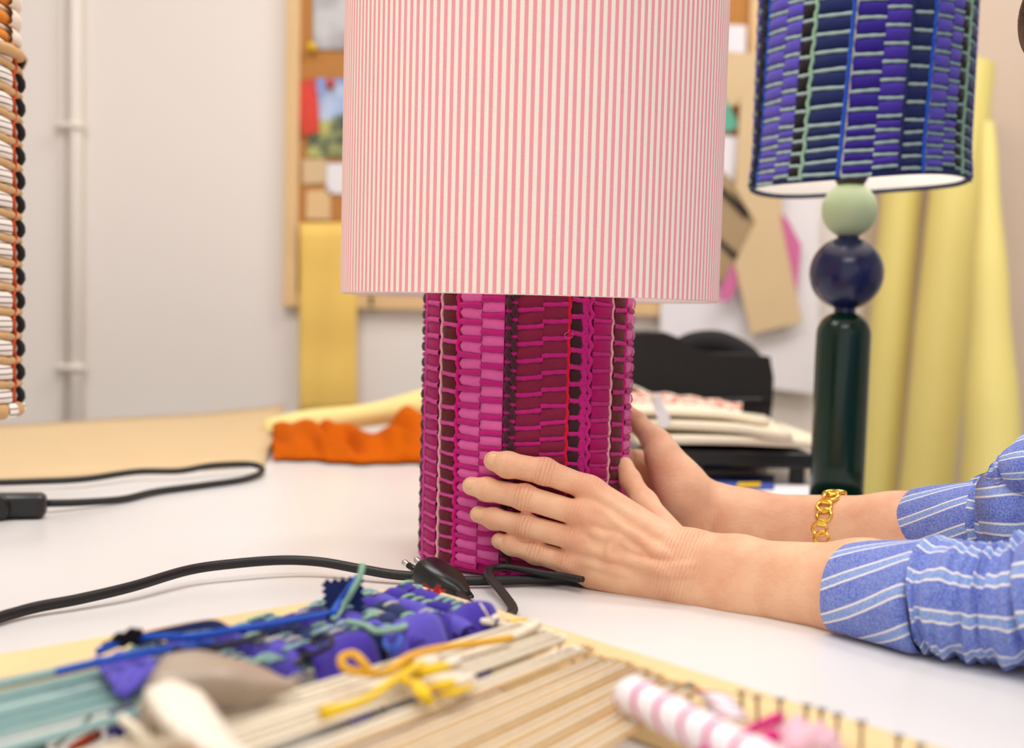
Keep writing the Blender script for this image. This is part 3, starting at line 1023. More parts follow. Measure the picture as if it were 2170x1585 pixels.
def tq(x):
    return math.asin(max(-1, min(1, (x - 852) / 789.0)))


core = [[PQ(u, v, 0.0002) for u in np.linspace(0, 2 * PI, 65)] for v in np.linspace(0.0, 0.235, 12)]
MB().grid(core).obj('shade_core', 'navy', bl)
inn = [[PQ(u, v, -0.0035) for u in np.linspace(0, 2 * PI, 65)] for v in np.linspace(0.002, 0.235, 12)]
MB().grid(inn, flip=True).obj('shade_lining', 'lining', bl)
MB().tube([PQ(u, 0.0, -0.0008) for u in np.linspace(0, 2 * PI, 73)], 0.0019, 8, caps=False).obj('rim_binding', 'navy', bl)
for k in range(3):
    a = k * 2 * PI / 3 + 2.5
    c = np.array([GX, LY, zc + 0.05])
    MB().tube([c, np.array([QX + (QR - 0.006) * math.sin(a), LY - (QR - 0.006) * math.cos(a), zc + 0.05])], 0.0015, 6).obj('carrier_arm', 'lining', bl)
brow = [0.001]
while brow[-1] < 0.232:
    brow.append(brow[-1] + (0.0103 if len(brow) < 5 else 0.0152))
bcols = [
    (92, 176, 'violet', 'tealp', 0.0), (176, 260, 'violet', 'tealp', 0.45), (262, 327, 'bblack', 'tealp', 0.2), (345, 553, 'navy', 'tealp', 0.35),
    (586, 778, 'indigo', 'tealp', 0.05), (778, 958, 'indigo2', 'tealp', 0.6), (962, 1112, 'navy', 'tealp', 0.35), (1150, 1280, 'violet', 'teal', 0.25), (1282, 1385, 'violet', 'teal', 0.7),
    (1386, 1450, 'bblack', 'teal', 0.45), (1470, 1588, 'navy', 'teal', 0.3), (1600, 1636, 'indigo', 'teal', 0.1)]
for (xa, xb, cm, wm, ph) in bcols:
    ua, ub = tq(xa), tq(xb)
    for i in range(len(brow) - 1):
        v0, pit = brow[i], brow[i + 1] - brow[i]
        v0 += (ph - 0.3) * pit
        if v0 < -0.004:
            continue
        bs = 0.27 if pit > 0.012 else 0.4
        tl = -0.0012 * math.sin((ua + ub) / 2) * 0 + random.uniform(-0.0003, 0.0003)
        pillow(PQ, ua + 0.002, ub - 0.002, v0 + bs * pit, v0 + pit, 0.0028, QR, 5, 5, tl).obj('fabric_patch', cm, bl)
        weft(PQ, ua - 0.002, ub + 0.002, v0 + bs * pit * 0.5, 0.0016, tl, n=9).obj('weft_bar', wm, bl)
for x, mm, r, amp in ((80, 'bblack', .0022, .01), (88, 'bluec', .0014, .01), (335, 'mintc', .0017, .008), (563, 'bluec', .0019, .004), (579, 'silver', .0012, .005), (1130, 'bluec', .0019, .004), (1143, 'silver', .0012, .005), (960, 'navy', .0018, .004), (1460, 'mintc', .0016, .006), (1593, 'violet', .0016, .006), (1638, 'indigo', .002, .01)):
    warp_cord(PQ, tq(x), 0.0, 0.234, r, amp, 0.0145, x, h=r * 1.1).obj('warp_cord', mm, bl)
bk, bw = MB(), MB()
cuts = np.linspace(tq(1640) + 0.05, 2 * PI - 1.5, 19)
for c in range(18):
    for i in range(len(brow) - 1):
        v0, pit = brow[i] + (c % 2) * 0.4 * (brow[i + 1] - brow[i]), brow[i + 1] - brow[i]
        q = pillow(PQ, cuts[c], cuts[c + 1] - 0.01, v0 + 0.3 * pit, v0 + pit, 0.0028, QR, 3, 4); bk.add(q.v, q.f)
        q = weft(PQ, cuts[c], cuts[c + 1], v0 + 0.15 * pit, 0.0018, n=4); bw.add(q.v, q.f)
bk.obj('back_weave', 'indigo', bl, stuff=True)
bw.obj('back_weft', 'teal', bl, stuff=True)

# ------------------------------------------------------------------ striped lamp whose edge enters at the left
WR, WYY = 0.10, 1.0
wz0, wz1 = wp(30, 872, WYY)[2], wp(30, 92, WYY)[2]
WX = wp(30, 480, WYY)[0] - WR - 0.006
ll = thing('table_lamp', 'cream and black woven lampshade with tan cords, cut off by the left edge', 'lamp', (WX, WYY, 0))


def PW(u, v, h):
    R_ = WR + h
    u = u + 0.44
    return np.array([WX + R_ * math.sin(u) + (v - wz0) * 0.005, WYY - R_ * math.cos(u), v])


MB().grid([[PW(u, v, 0) for u in np.linspace(0, 2 * PI, 65)] for v in np.linspace(wz0, wz1, 8)]).obj('shade_core', 'tan', ll)
MB().grid([[PW(u, v, -0.003) for u in np.linspace(0, 2 * PI, 65)] for v in np.linspace(wz0, wz1, 8)], flip=True).obj('shade_lining', 'lining', ll)
nrow = 15
pit = (wz1 - wz0) / nrow
for c, (ua, ub) in enumerate(((0.02, 0.33), (0.33, 0.62), (0.62, 0.90), (0.90, 1.16))):
    for i in range(nrow):
        v0 = wz0 + i * pit
        pillow(PW, ua, ub, v0 + 0.3 * pit, v0 + pit, 0.0045, WR, 5, 6, -0.0015).obj('fabric_patch', 'ticking', ll)
        weft(PW, ua, ub + 0.02, v0 + 0.14 * pit, 0.0031, -0.001, n=7).obj('weft_bar', 'tan', ll)
warp_cord(PW, 1.19, wz0, wz1, 0.0016, 0.03, pit, 0.3, h=0.003).obj('warp_cord', 'rust', ll)
for i in range(nrow):
    v0 = wz0 + i * pit
    um = 1.36
    pts = [PW(um + 0.02 * math.sin(k), v0 + pit * (0.2 + 0.8 * k / 5), 0.001 + 0.0035 * math.sin(PI * k / 5)) for k in range(6)]
    MB().tube(pts, [0.0012, 0.0030, 0.0034, 0.0033, 0.0028, 0.0012], 8, up=(1, 0, 0)).obj('yarn_stitch', 'ink', ll)
    weft(PW, 1.22, 1.7, v0 + 0.12 * pit, 0.0032, n=6).obj('edge_weft', 'tan', ll)
# rolled corner at the lower edge, upper tier with orange bands
for u in np.linspace(0.1, 1.5, 9):
    q = pillow(PW, u - 0.075, u + 0.075, wz0 - 0.006, wz0 + 0.007, 0.007, WR, 4, 5)
    q.obj('hem_roll', 'ticking' if int(u * 7) % 3 else 'tan', ll)
MB().tube([PW(u, wz0 + 0.001, -0.001) for u in np.linspace(0, 2 * PI, 65)], 0.004, 8, caps=False).obj('rim_binding', 'tan', ll)
MB().tube([PW(u, wz1 - 0.006, 0.003) for u in np.linspace(0, 2 * PI, 65)], [0.005 + 0.001 * math.sin(i * 3.1) for i in range(65)], 8, caps=False).obj('rim_binding', 'tan', ll)
for i in range(5):
    v0 = wz1 + 0.001 + i * 0.0145
    MB().lathe([(WR - 0.008, 0), (WR - 0.0015, 0.001), (WR + 0.0005, 0.005), (WR - 0.0015, 0.009), (WR - 0.008, 0.010)], (WX, WYY, v0), 56).obj('orange_band', 'orng', ll)
    MB().lathe([(WR - 0.008, 0), (WR - 0.003, 0.001), (WR - 0.002, 0.0025), (WR - 0.003, 0.004), (WR - 0.008, 0.005)], (WX, WYY, v0 + 0.0098), 56).obj('cream_band', 'felt', ll)
    ua = 1.25
    pillow(lambda u, v, h: PW(u, v, h - 0.002), 1.2, 1.62, v0, v0 + 0.0135, 0.006, WR, 4, 5).obj('edge_bead', 'felt', ll)
MB().lathe([(0, 0), (0.07, 0), (0.07, 0.012), (0.012, 0.02), (0.010, 0.03), (0.010, wz0 + 0.12), (0.02, wz0 + 0.125), (0.02, wz0 + 0.17), (0, wz0 + 0.17)], (WX, WYY, 0), 32).obj('stand', 'darkwood', ll)
for k in range(3):
    a = k * 2 * PI / 3
    MB().tube([(WX, WYY, wz0 + 0.15), (WX + (WR - 0.002) * math.cos(a), WYY + (WR - 0.002) * math.sin(a), wz0 + 0.15)], 0.0018, 6).obj('carrier_arm', 'steel', ll)

# ------------------------------------------------------------------ the person: body as one surface grown from a distance field
class Field:
    """distance field on a grid; capsules of changing radius, blended smoothly"""
    def __init__(s, lo, hi, h):
        s.lo, s.h = np.array(lo, float), h
        s.n = np.ceil((np.array(hi) - s.lo) / h).astype(int) + 1
        s.ax = [s.lo[i] + h * np.arange(s.n[i]) for i in range(3)]

    def blank(s):
        return np.full(s.n, 0.03, dtype=np.float32)

    def capsule(s, d, a, b, ra, rb, k, sub=False, margin=0.012):
        a, b = np.array(a, float), np.array(b, float)
        rm = max(ra, rb) + margin
        i0 = np.clip(((np.minimum(a, b) - rm - s.lo) / s.h).astype(int), 0, s.n)
        i1 = np.clip(((np.maximum(a, b) + rm - s.lo) / s.h).astype(int) + 2, 0, s.n)
        if np.any(i1 <= i0):
            return d
        X = (s.ax[0][i0[0]:i1[0]] - a[0])[:, None, None]
        Y = (s.ax[1][i0[1]:i1[1]] - a[1])[None, :, None]
        Z = (s.ax[2][i0[2]:i1[2]] - a[2])[None, None, :]
        ab = b - a
        L2 = float(ab @ ab) + 1e-12
        t = np.clip((X * ab[0] + Y * ab[1] + Z * ab[2]) / L2, 0, 1)
        q = np.sqrt((X - t * ab[0]) ** 2 + (Y - t * ab[1]) ** 2 + (Z - t * ab[2]) ** 2) - (ra + (rb - ra) * t)
        sl = d[i0[0]:i1[0], i0[1]:i1[1], i0[2]:i1[2]]
        if sub:
            hh = np.maximum(0, k - np.abs(sl + q)) / k
            sl[...] = np.maximum(sl, -q) + hh * hh * k * 0.25
        else:
            hh = np.maximum(0, k - np.abs(sl - q)) / k
            sl[...] = np.minimum(sl, q) - hh * hh * k * 0.25
        return d

    @staticmethod
    def union(a, b, k):
        hh = np.maximum(0, k - np.abs(a - b)) / k
        return np.minimum(a, b) - hh * hh * k * 0.25

    def mesh(s, d):
        """surface nets"""
        n = s.n
        ins = d < 0
        acc = np.zeros(tuple(n - 1) + (3,), np.float32)
        cnt = np.zeros(tuple(n - 1), np.int16)
        edges = []
        for ax in range(3):
            sl0, sl1 = [slice(None)] * 3, [slice(None)] * 3
            sl0[ax], sl1[ax] = slice(0, -1), slice(1, None)
            a, b = d[tuple(sl0)], d[tuple(sl1)]
            cr = ins[tuple(sl0)] != ins[tuple(sl1)]
            idx = np.argwhere(cr)
            va, vb = a[cr], b[cr]
            t = va / (va - vb)
            pos = idx.astype(np.float32)
            pos[:, ax] += t
            o1, o2 = [(1, 2), (2, 0), (0, 1)][ax]
            ok = (idx[:, o1] > 0) & (idx[:, o2] > 0) & (idx[:, o1] < n[o1] - 1) & (idx[:, o2] < n[o2] - 1)
            idx, pos, va = idx[ok], pos[ok], va[ok]
            quad = []
            for (p, q) in ((0, 0), (1, 0), (1, 1), (0, 1)):
                c = idx.copy()
                c[:, o1] -= p
                c[:, o2] -= q
                np.add.at(acc, tuple(c.T), pos)
                np.add.at(cnt, tuple(c.T), 1)
                quad.append(c)
            edges.append((quad, va < 0))
        used = cnt > 0
        ids = np.full(cnt.shape, -1, np.int64)
        ids[used] = np.arange(int(used.sum()))
        V = acc[used] / cnt[used][:, None] * s.h + s.lo
        Fs = []
        for quad, flip in edges:
            q = np.stack([ids[tuple(c.T)] for c in quad], 1)
            q[flip] = q[flip][:, ::-1]
            Fs.append(q)
        return V.astype(float), np.concatenate(Fs)


def on_lamp(px, py, off):
    """the point where the ray through a pixel meets a cylinder off wider than the lamp base"""
    d = ray(px, py)
    r = BR + off
    ox, oy = CAM[0] - BX, CAM[1] - BY
    A = d[0] ** 2 + d[1] ** 2
    B = 2 * (ox * d[0] + oy * d[1])
    C = ox * ox + oy * oy - r * r
    t = (-B - math.sqrt(max(0, B * B - 4 * A * C))) / (2 * A)
    return CAM + d * t


WEAVE = 0.0035


def jt(px, py, rp, lift=0.0):
    """a joint of a finger resting on the lamp; rp is its radius in pixels"""
    Y = 0.86
    for _ in range(4):
        r = rp * Y / FPX
        p = on_lamp(px, py, WEAVE + r + lift)
        Y = p[1]
    return p, rp * Y / FPX


def jd(px, py, Y, rp):
    return wp(px, py, Y), rp * Y / FPX


# left hand (near the camera): tip, distal joint, middle joint, knuckle
fingers = {
    'index': [jt(1046, 977, 21.5), jt(1076, 985, 26.5), jt(1154, 999, 27.5, .001), jd(1250, 1036, .850, 30)],
    'middle': [jt(999, 1030, 20), jt(1032, 1037, 23.5), jt(1112, 1054, 26.5, .0015), jd(1236, 1091, .843, 31)],
    'ring': [jt(1014, 1090, 18.5), jt(1047, 1099, 21.5), jt(1114, 1114, 24.5, .0015), jd(1226, 1144, .842, 29)],
    'little': [jt(1058, 1146, 17.5), jt(1085, 1155, 20.5), jt(1136, 1171, 23.5, .001), jd(1212, 1194, .846, 30)],
}
carp = {'index': jd(1425, 1150, .826, 30), 'middle': jd(1432, 1183, .820, 36), 'ring': jd(1432, 1216, .819, 38), 'little': jd(1428, 1243, .822, 38)}
thumb = [jd(1324, 987, .905, 19), jd(1336, 1018, .895, 22), jd(1366, 1066, .872, 25), jd(1432, 1146, .838, 32)]
fa_u = [jd(1480, 1186, .818, 50), jd(1560, 1197, .803, 54), (wp(1830, 1226, .748), .0205), (wp(2040, 1248, .70), .024)]
fa_l = [jd(1480, 1247, .816, 50), jd(1560, 1258, .801, 55), (wp(1830, 1284, .745), .0205), (wp(2040, 1292, .70), .024)]

allp = [p for f in fingers.values() for p, r in f] + [p for p, r in thumb + fa_u + fa_l]
lo, hi = np.min(allp, 0) - 0.03, np.max(allp, 0) + 0.03
FL = Field(lo, np.array([hi[0] - 0.03, hi[1], hi[2]]), 0.0009)
palm = FL.blank()
for nme, c in carp.items():
    k = fingers[nme][3]
    FL.capsule(palm, k[0] * .9 + c[0] * .1, c[0], k[1] * 0.95, c[1], 0.008)
for a, b in (('index', 'middle'), ('middle', 'ring'), ('ring', 'little')):       # fill between the bones
    k1, k2 = fingers[a][3], fingers[b][3]
    FL.capsule(palm, (k1[0] * .6 + k2[0] * .4 + (carp[a][0] - k1[0]) * .24), (carp[a][0] + carp[b][0]) / 2, k1[1] * .86, carp[a][1] * .9, 0.010)
FL.capsule(palm, jd(1262, 1212, .845, 1)[0], jd(1400, 1245, .828, 1)[0], 35 * .845 / FPX, 43 * .828 / FPX, 0.012)
FL.capsule(palm, thumb[2][0], thumb[3][0], thumb[2][1], thumb[3][1], 0.010)
for f in (fa_u, fa_l):
    for i in range(3):
        FL.capsule(palm, f[i][0], f[i + 1][0], f[i][1], f[i + 1][1], 0.016)
for f in (fa_u, fa_l):
    FL.capsule(palm, carp['middle'][0] * .5 + carp['ring'][0] * .5, f[0][0], 0.0125, f[0][1], 0.014)
hand = palm
for nme, f in fingers.items():
    d = FL.blank()
    for i in range(3):
        FL.capsule(d, f[i][0], f[i + 1][0], f[i][1], f[i + 1][1] * (0.86 if i == 2 else 1), 0.003)
    # knuckle pad at the middle joint
    nv = (CAM - f[2][0]); nv /= np.linalg.norm(nv)
    FL.capsule(d, f[2][0] + nv * f[2][1] * 0.14, f[2][0] + nv * f[2][1] * 0.14, f[2][1] * 0.94, f[2][1] * 0.94, 0.004)
    FL.capsule(d, f[1][0] + nv * f[1][1] * 0.1, f[1][0] + nv * f[1][1] * 0.1, f[1][1] * 0.93, f[1][1] * 0.93, 0.004)
    hand = Field.union(hand, d, 0.0022)
d = FL.blank()
for i in range(2):
    FL.capsule(d, thumb[i][0], thumb[i + 1][0], thumb[i][1], thumb[i + 1][1], 0.004)
hand = Field.union(hand, d, 0.007)


def surf(px, py, Y, inw=0.0):
    return wp(px, py, Y + inw)


# find the skin facing the camera below a pixel (used to lay veins and tendons on the back of the hand)
def first_hit(fld, d, px, py, Y0=0.76, Y1=0.95):
    for Y in np.arange(Y0, Y1, 0.0006):
        p = wp(px, py, Y)
        i = np.round((p - fld.lo) / fld.h).astype(int)
        if np.all(i >= 0) and np.all(i < fld.n) and d[tuple(i)] < 0:
            return p
    return None


def ridge(fld, d, pix, r, sink, k=0.004):
    pp_ = [first_hit(fld, d, x, y) for x, y in pix]
    pp_ = [q + np.array([0, sink, 0]) for q in pp_ if q is not None]
    pp_ = spline(pp_, 4)
    for i in range(len(pp_) - 1):
        fld.capsule(d, pp_[i], pp_[i + 1], r, r, k, margin=0.008)


base = hand.copy()
for pix, r, sk in (
        ([(1262, 1045), (1310, 1075), (1360, 1108), (1410, 1140)], 0.0024, 0.0020),
        ([(1240, 1092), (1290, 1112), (1345, 1140), (1400, 1168)], 0.0024, 0.0019),
        ([(1232, 1142), (1280, 1158), (1340, 1180), (1400, 1202)], 0.0022, 0.0019),
        ([(1222, 1186), (1270, 1198), (1330, 1214)], 0.0020, 0.0018),
        ([(1256, 1078), (1290, 1094), (1322, 1122), (1352, 1138), (1385, 1165), (1420, 1180)], 0.0016, 0.0010),
        ([(1250, 1124), (1276, 1136), (1312, 1140), (1340, 1162), (1372, 1172)], 0.0013, 0.0008),
        ([(1205, 1166), (1250, 1164), (1290, 1176), (1330, 1186), (1375, 1198), (1430, 1204), (1470, 1200)], 0.0018, 0.0007),
        ([(1290, 1176), (1296, 1160), (1312, 1140)], 0.0012, 0.0008),
        ([(1380, 1199), (1420, 1214), (1470, 1216)], 0.0014, 0.0008)):
    ridge(FL, hand, pix, r, sk)
for nme in ('index', 'middle', 'ring', 'little'):                    # knuckle heads
    k = fingers[nme][3]
    nv = (CAM - k[0]); nv /= np.linalg.norm(nv)
    FL.capsule(hand, k[0] + nv * k[1] * 0.28, k[0] + nv * k[1] * 0.28, k[1] * 0.82, k[1] * 0.82, 0.007)
V1, F1 = FL.mesh(hand)

# right hand (far side): thumb and palm towards the camera, fingers round the back of the lamp
rt = [jd(1310, 858, 1.000, 17), jd(1349, 894, .987, 20.5), jd(1393, 940, .968, 27), jd(1438, 1022, .955, 42)]


def behind(px, py, off):
    """a point behind the lamp at the column of a pixel"""
    x = wp(px, py, 1.02)[0] - BX
    r = BR + off
    y = BY + math.sqrt(max(1e-6, r * r - x * x)) if abs(x) < r else BY + 0.01
    return wp(px, py, y)


rf = {}
for nme, y0, rr, xs in (('index', 975, 22, (1322, 1240, 1165, 1130)), ('middle', 1030, 22, (1322, 1232, 1150, 1105)), ('ring', 1084, 21, (1322, 1240, 1165, 1125)), ('little', 1132, 18, (1320, 1256, 1195, 1165))):
    r_ = rr * 1.03 / FPX
    ch = [(behind(x, y0 - 6 * i, WEAVE + r_ + (0.004 if i == 0 else 0)), r_ * (1.1 - 0.1 * i)) for i, x in enumerate(xs)]
    rf[nme] = ch
rk = {'index': jd(1352, 982, 1.000, 27), 'middle': jd(1350, 1034, 1.004, 28), 'ring': jd(1350, 1086, 1.004, 27), 'little': jd(1352, 1130, 1.0, 26)}
rc = {'index': jd(1462, 1062, .972, 40), 'middle': jd(1466, 1090, .974, 42), 'ring': jd(1466, 1112, .972, 40), 'little': jd(1464, 1130, .97, 36)}
ra_u = [jd(1500, 1092, .966, 50), jd(1580, 1103, .950, 55), (wp(1905, 1118, .890), .0215), (wp(2080, 1126, .855), .025)]
ra_l = [jd(1500, 1120, .966, 50), jd(1580, 1134, .950, 54), (wp(1905, 1146, .888), .0205), (wp(2080, 1150, .853), .023)]
allp = [p for f in rf.values() for p, r in f] + [p for p, r in rt + ra_u + ra_l]
lo, hi = np.min(allp, 0) - 0.03, np.max(allp, 0) + 0.03
FR = Field(lo, np.array([hi[0] - 0.03, hi[1], hi[2]]), 0.0012)
palm = FR.blank()
for nme, c in rc.items():
    k = rk[nme]
    FR.capsule(palm, k[0], c[0], k[1], c[1] * .9, 0.012)
FR.capsule(palm, rt[2][0], rt[3][0], rt[2][1], rt[3][1], 0.010)
FR.capsule(palm, *[jd(1404, 968, .952, 1)[0], jd(1440, 1034, .945, 1)[0]], 38 * .95 / FPX, 46 * .95 / FPX, 0.012)
FR.capsule(palm, jd(1444, 1034, .95, 1)[0], jd(1520, 1092, .955, 1)[0], 44 * .95 / FPX, 48 * .95 / FPX, 0.016)
FR.capsule(palm, jd(1376, 1110, .985, 1)[0], jd(1450, 1130, .965, 1)[0], 0.0125, 0.015, 0.012)
for f in (ra_u, ra_l):
    for i in range(3):
        FR.capsule(palm, f[i][0], f[i + 1][0], f[i][1], f[i + 1][1], 0.018)
    FR.capsule(palm, rc['middle'][0], f[0][0], 0.0145, f[0][1], 0.020)
rh = palm
for nme, ch in rf.items():
    d = FR.blank()
    FR.capsule(d, rk[nme][0], ch[0][0], rk[nme][1], ch[0][1], 0.005)
    for i in range(3):
        FR.capsule(d, ch[i][0], ch[i + 1][0], ch[i][1], ch[i + 1][1], 0.003)
    rh = Field.union(rh, d, 0.005)
d = FR.blank()
for i in range(2):
    FR.capsule(d, rt[i][0], rt[i + 1][0], rt[i][1], rt[i + 1][1], 0.005)
rh = Field.union(rh, d, 0.008)
V2, F2 = FR.mesh(rh)

# upper arms, trunk, neck and head, coarser
ELL, ELR = wp(2330, 1290, .66) * [1, 1, 0] + [0, 0, 0.040], np.array([0.43, 0.80, 0.042])
SHL, SHR = np.array([0.555, 0.66, 0.25]), np.array([0.555, 0.98, 0.26])
HEAD = np.array([0.446, 0.85, 0.492])
FB = Field((0.2, 0.48, -0.62), (0.86, 1.16, 0.66), 0.007)
bd_ = FB.blank()
FB.capsule(bd_, (0.60, 0.82, 0.20), (0.68, 0.82, -0.25), 0.07, 0.085, 0.03, margin=.06)
FB.capsule(bd_, (0.58, 0.72, 0.19), (0.66, 0.75, -0.1), 0.06, 0.062, 0.03, margin=.06)
FB.capsule(bd_, (0.58, 0.92, 0.19), (0.66, 0.89, -0.1), 0.06, 0.062, 0.03, margin=.06)
FB.capsule(bd_, (0.68, 0.82, -0.25), (0.69, 0.82, -0.42), 0.085, 0.10, 0.03, margin=.06)
for sh, el, fa in ((SHL, ELL, fa_u[3]), (SHR, ELR, ra_u[3])):
    FB.capsule(bd_, sh + np.array([0.015, 0, -0.01]), el, 0.034, 0.028, 0.02, margin=.05)
    FB.capsule(bd_, el, fa[0], 0.027, 0.0225, 0.015, margin=.04)
FB.capsule(bd_, (0.585, 0.82, 0.25), HEAD + np.array([0.045, 0, -0.07]), 0.050, 0.048, 0.02, margin=.05)
FB.capsule(bd_, HEAD + np.array([0.025, 0, 0.03]), HEAD + np.array([0.0, 0, 0.005]), 0.088, 0.076, 0.03, margin=.06)
FB.capsule(bd_, HEAD + np.array([-0.03, 0, -0.05]), HEAD + np.array([-0.048, 0, -0.082]), 0.045, 0.026, 0.03, margin=.04)
FB.capsule(bd_, HEAD + np.array([-0.075, 0, 0.0]), HEAD + np.array([-0.098, 0, -0.028]), 0.009, 0.013, 0.012, margin=.03)
for s_ in (-1, 1):
    FB.capsule(bd_, HEAD + np.array([-0.082, 0.034 * s_, 0.012]), HEAD + np.array([-0.082, 0.034 * s_, 0.012]), 0.0125, 0.0125, 0.012, True, margin=.03)
    FB.capsule(bd_, HEAD + np.array([0.02, 0.082 * s_, 0.012]), HEAD + np.array([0.024, 0.083 * s_, -0.025]), 0.014, 0.010, 0.008, margin=.03)
FB.capsule(bd_, HEAD + np.array([-0.066, -0.012, -0.056]), HEAD + np.array([-0.066, 0.012, -0.056]), 0.014, 0.014, 0.012, margin=.03)
V3, F3 = FB.mesh(bd_)

V = np.concatenate([V1, V2, V3])
Fc = np.concatenate([F1, F2 + len(V1), F3 + len(V1) + len(V2)])
person = thing('person', 'person in a rolled-sleeve blue striped shirt steadying the magenta lamp with both hands', 'person', (0.66, 0.82, -0.74))
me = bpy.data.meshes.new('body')
me.from_pydata([tuple(v) for v in V], [], [tuple(int(i) for i in q) for q in Fc])
me.polygons.foreach_set('use_smooth', [True] * len(me.polygons))
fs = np.zeros(len(V)); fm = np.zeros(len(V)); rd = np.zeros(len(V))


def mark(center, axis, length, strength, radius, red=0.0, facing=True):
    axis = np.array(axis) / np.linalg.norm(axis)
    rel = V - center
    s = rel @ axis
    rr = np.linalg.norm(rel - np.outer(s, axis), axis=1)
    w_ = np.exp(-(s / length) ** 4) * np.exp(-(rr / radius) ** 6)
    if facing:
        nv = CAM - center
        nv = nv / np.linalg.norm(nv)
        w_ = w_ * np.clip((rel @ nv) / radius * 2.2 + 0.1, 0, 1)
    better = w_ * strength > fm
    fs[better] = s[better]
    fm[better] = (w_ * strength)[better]
    np.maximum(rd, w_ * red, out=rd)


for nme, f in fingers.items():
    mark(f[2][0], f[3][0] - f[1][0], 0.0065, 1.0, f[2][1] * 1.45, 0.3)
    mark(f[1][0], f[2][0] - f[0][0], 0.0026, 0.55, f[1][1] * 1.35, 0.2)
    mark(f[3][0], f[2][0] - f[3][0], 0.014, 0.35, f[3][1] * 1.5, 0.35)
mark(wp(1440, 1195, .82), wp(1520, 1215, .81) - wp(1420, 1180, .82), 0.016, 0.6, 0.034, 0.1)
mark(jd(1505, 1075, .96, 1)[0], (1, -0.2, 0), 0.008, 0.5, 0.03, 0.0)
mark(rt[1][0], rt[2][0] - rt[0][0], 0.005, 0.5, 0.012, 0.25)
for nm, arr in (('fs', fs), ('fm', fm), ('red', rd)):
    at = me.attributes.new(nm, 'FLOAT', 'POINT')
    at.data.foreach_set('value', arr.astype(np.float32))
me.materials.append(M['skin'])
body = bpy.data.objects.new('body', me)
COL.objects.link(body)
body.parent = person
body.matrix_parent_inverse = Matrix.Translation(-person.location)
sm = body.modifiers.new('smooth', 'SMOOTH')
sm.factor, sm.iterations = 0.5, 2


# fingernails
def fingernail(c, tip, r, tilt, L, Wd, up=0.25):
    t = np.array(tip) - np.array(c); t /= np.linalg.norm(t)
    n = (CAM - c); n /= np.linalg.norm(n)
    n = n + _U * up + _R * tilt
    n -= t * (n @ t); n /= np.linalg.norm(n)
    w_ = np.cross(n, t)
    P = []
    for i in range(9):
        s = -1 + 2 * i / 8
        ro = []
        for j in range(9):
            q = -1 + 2 * j / 8
            wid = Wd * (1 - 0.30 * max(0, s) ** 4 - 0.35 * max(0, -s) ** 3)
            a = q * wid / r
            ss = s * L - 0.16 * L * q * q * (1 if s > 0 else -1) * abs(s)
            drop = 0.0012 * max(0, s) ** 2
            ro.append(c + t * ss + (n * math.cos(a) + w_ * math.sin(a)) * (r + 0.0001 - drop - 0.0005 * abs(q) ** 3))
        P.append(ro)
    return MB().sheet(P, 0.0007).obj('fingernail', 'nailp', person)


for nme, tl, up in (('index', -0.15, 0.25), ('middle', -0.1, 0.3), ('ring', -0.1, 0.1), ('little', -0.6, 0.0)):
    f = fingers[nme]
    ax = (f[0][0] - f[1][0]); ax /= np.linalg.norm(ax)
    r = f[0][1] * 1.02
    fingernail(f[0][0] - ax * 0.0012, f[0][0] + ax, r, tl, 0.0046, r * 0.74, up)

# ------------------------------------------------------------------ sleeves
def sleeve(name, m, secs, nphi=64, folds=(), par=None, zmin=0.0012, sub=6, rad=0.036, seed=0, bulge=0.0, axis=None):
    """secs: (centre, half height, half depth); folds ripple the cloth"""
    g = random.Random(seed)
    C = spline([s[0] for s in secs], sub)
    k = len(C)
    xs = np.linspace(0, 1, len(secs))
    A = np.interp(np.linspace(0, 1, k), xs, [s[1] for s in secs])
    B = np.interp(np.linspace(0, 1, k), xs, [s[2] for s in secs])
    ph = [g.uniform(0, 6) for _ in range(8)]
    pts, uvs, run = [], [], 0.0
    for i, c in enumerate(C):
        t = C[min(i + 1, k - 1)] - C[max(i - 1, 0)]
        t = t / np.linalg.norm(t)
        if axis is not None:
            t = np.array(axis) / np.linalg.norm(axis)
        if i:
            run += np.linalg.norm(C[i] - C[i - 1])
        side = np.cross(t, (0, 0, 1.0)); side /= np.linalg.norm(side)
        if side[1] > 0:
            side = -side                    # side points at the camera
        u2 = np.cross(side, t)
        if u2[2] < 0:
            u2 = -u2
        ro, q = [], []
        v = i / (k - 1)
        for a in np.linspace(0, 2 * PI, nphi + 1):
            f = 0.0
            for (amp, kv, ka, p) in folds:
                f += amp * math.sin(kv * v * 2 * PI + ka * a + p + 0.7 * math.sin(2 * a + p))
            off = -bulge * max(0, math.sin(a)) * (1 - v)
            p = c + u2 * math.cos(a) * (A[i] + f) + side * math.sin(a) * (B[i] + f) + t * off
            p[2] = max(p[2], zmin + 0.0002 * math.sin(a * 9))
            ro.append(p)
            q.append((a * rad, run + off))
        pts.append(ro); uvs.append(q)
    b = MB()
    # solid cloth: outer skin, inner skin, closed at both lips
    b.grid(pts, uvs=uvs)
    return b.obj(name, m, par)


# near (left) arm: turned-back cuff, then the scrunched sleeve
def S(px, py, Y, hp, dep):
    return (wp(px, py, Y), hp * Y / FPX, dep)


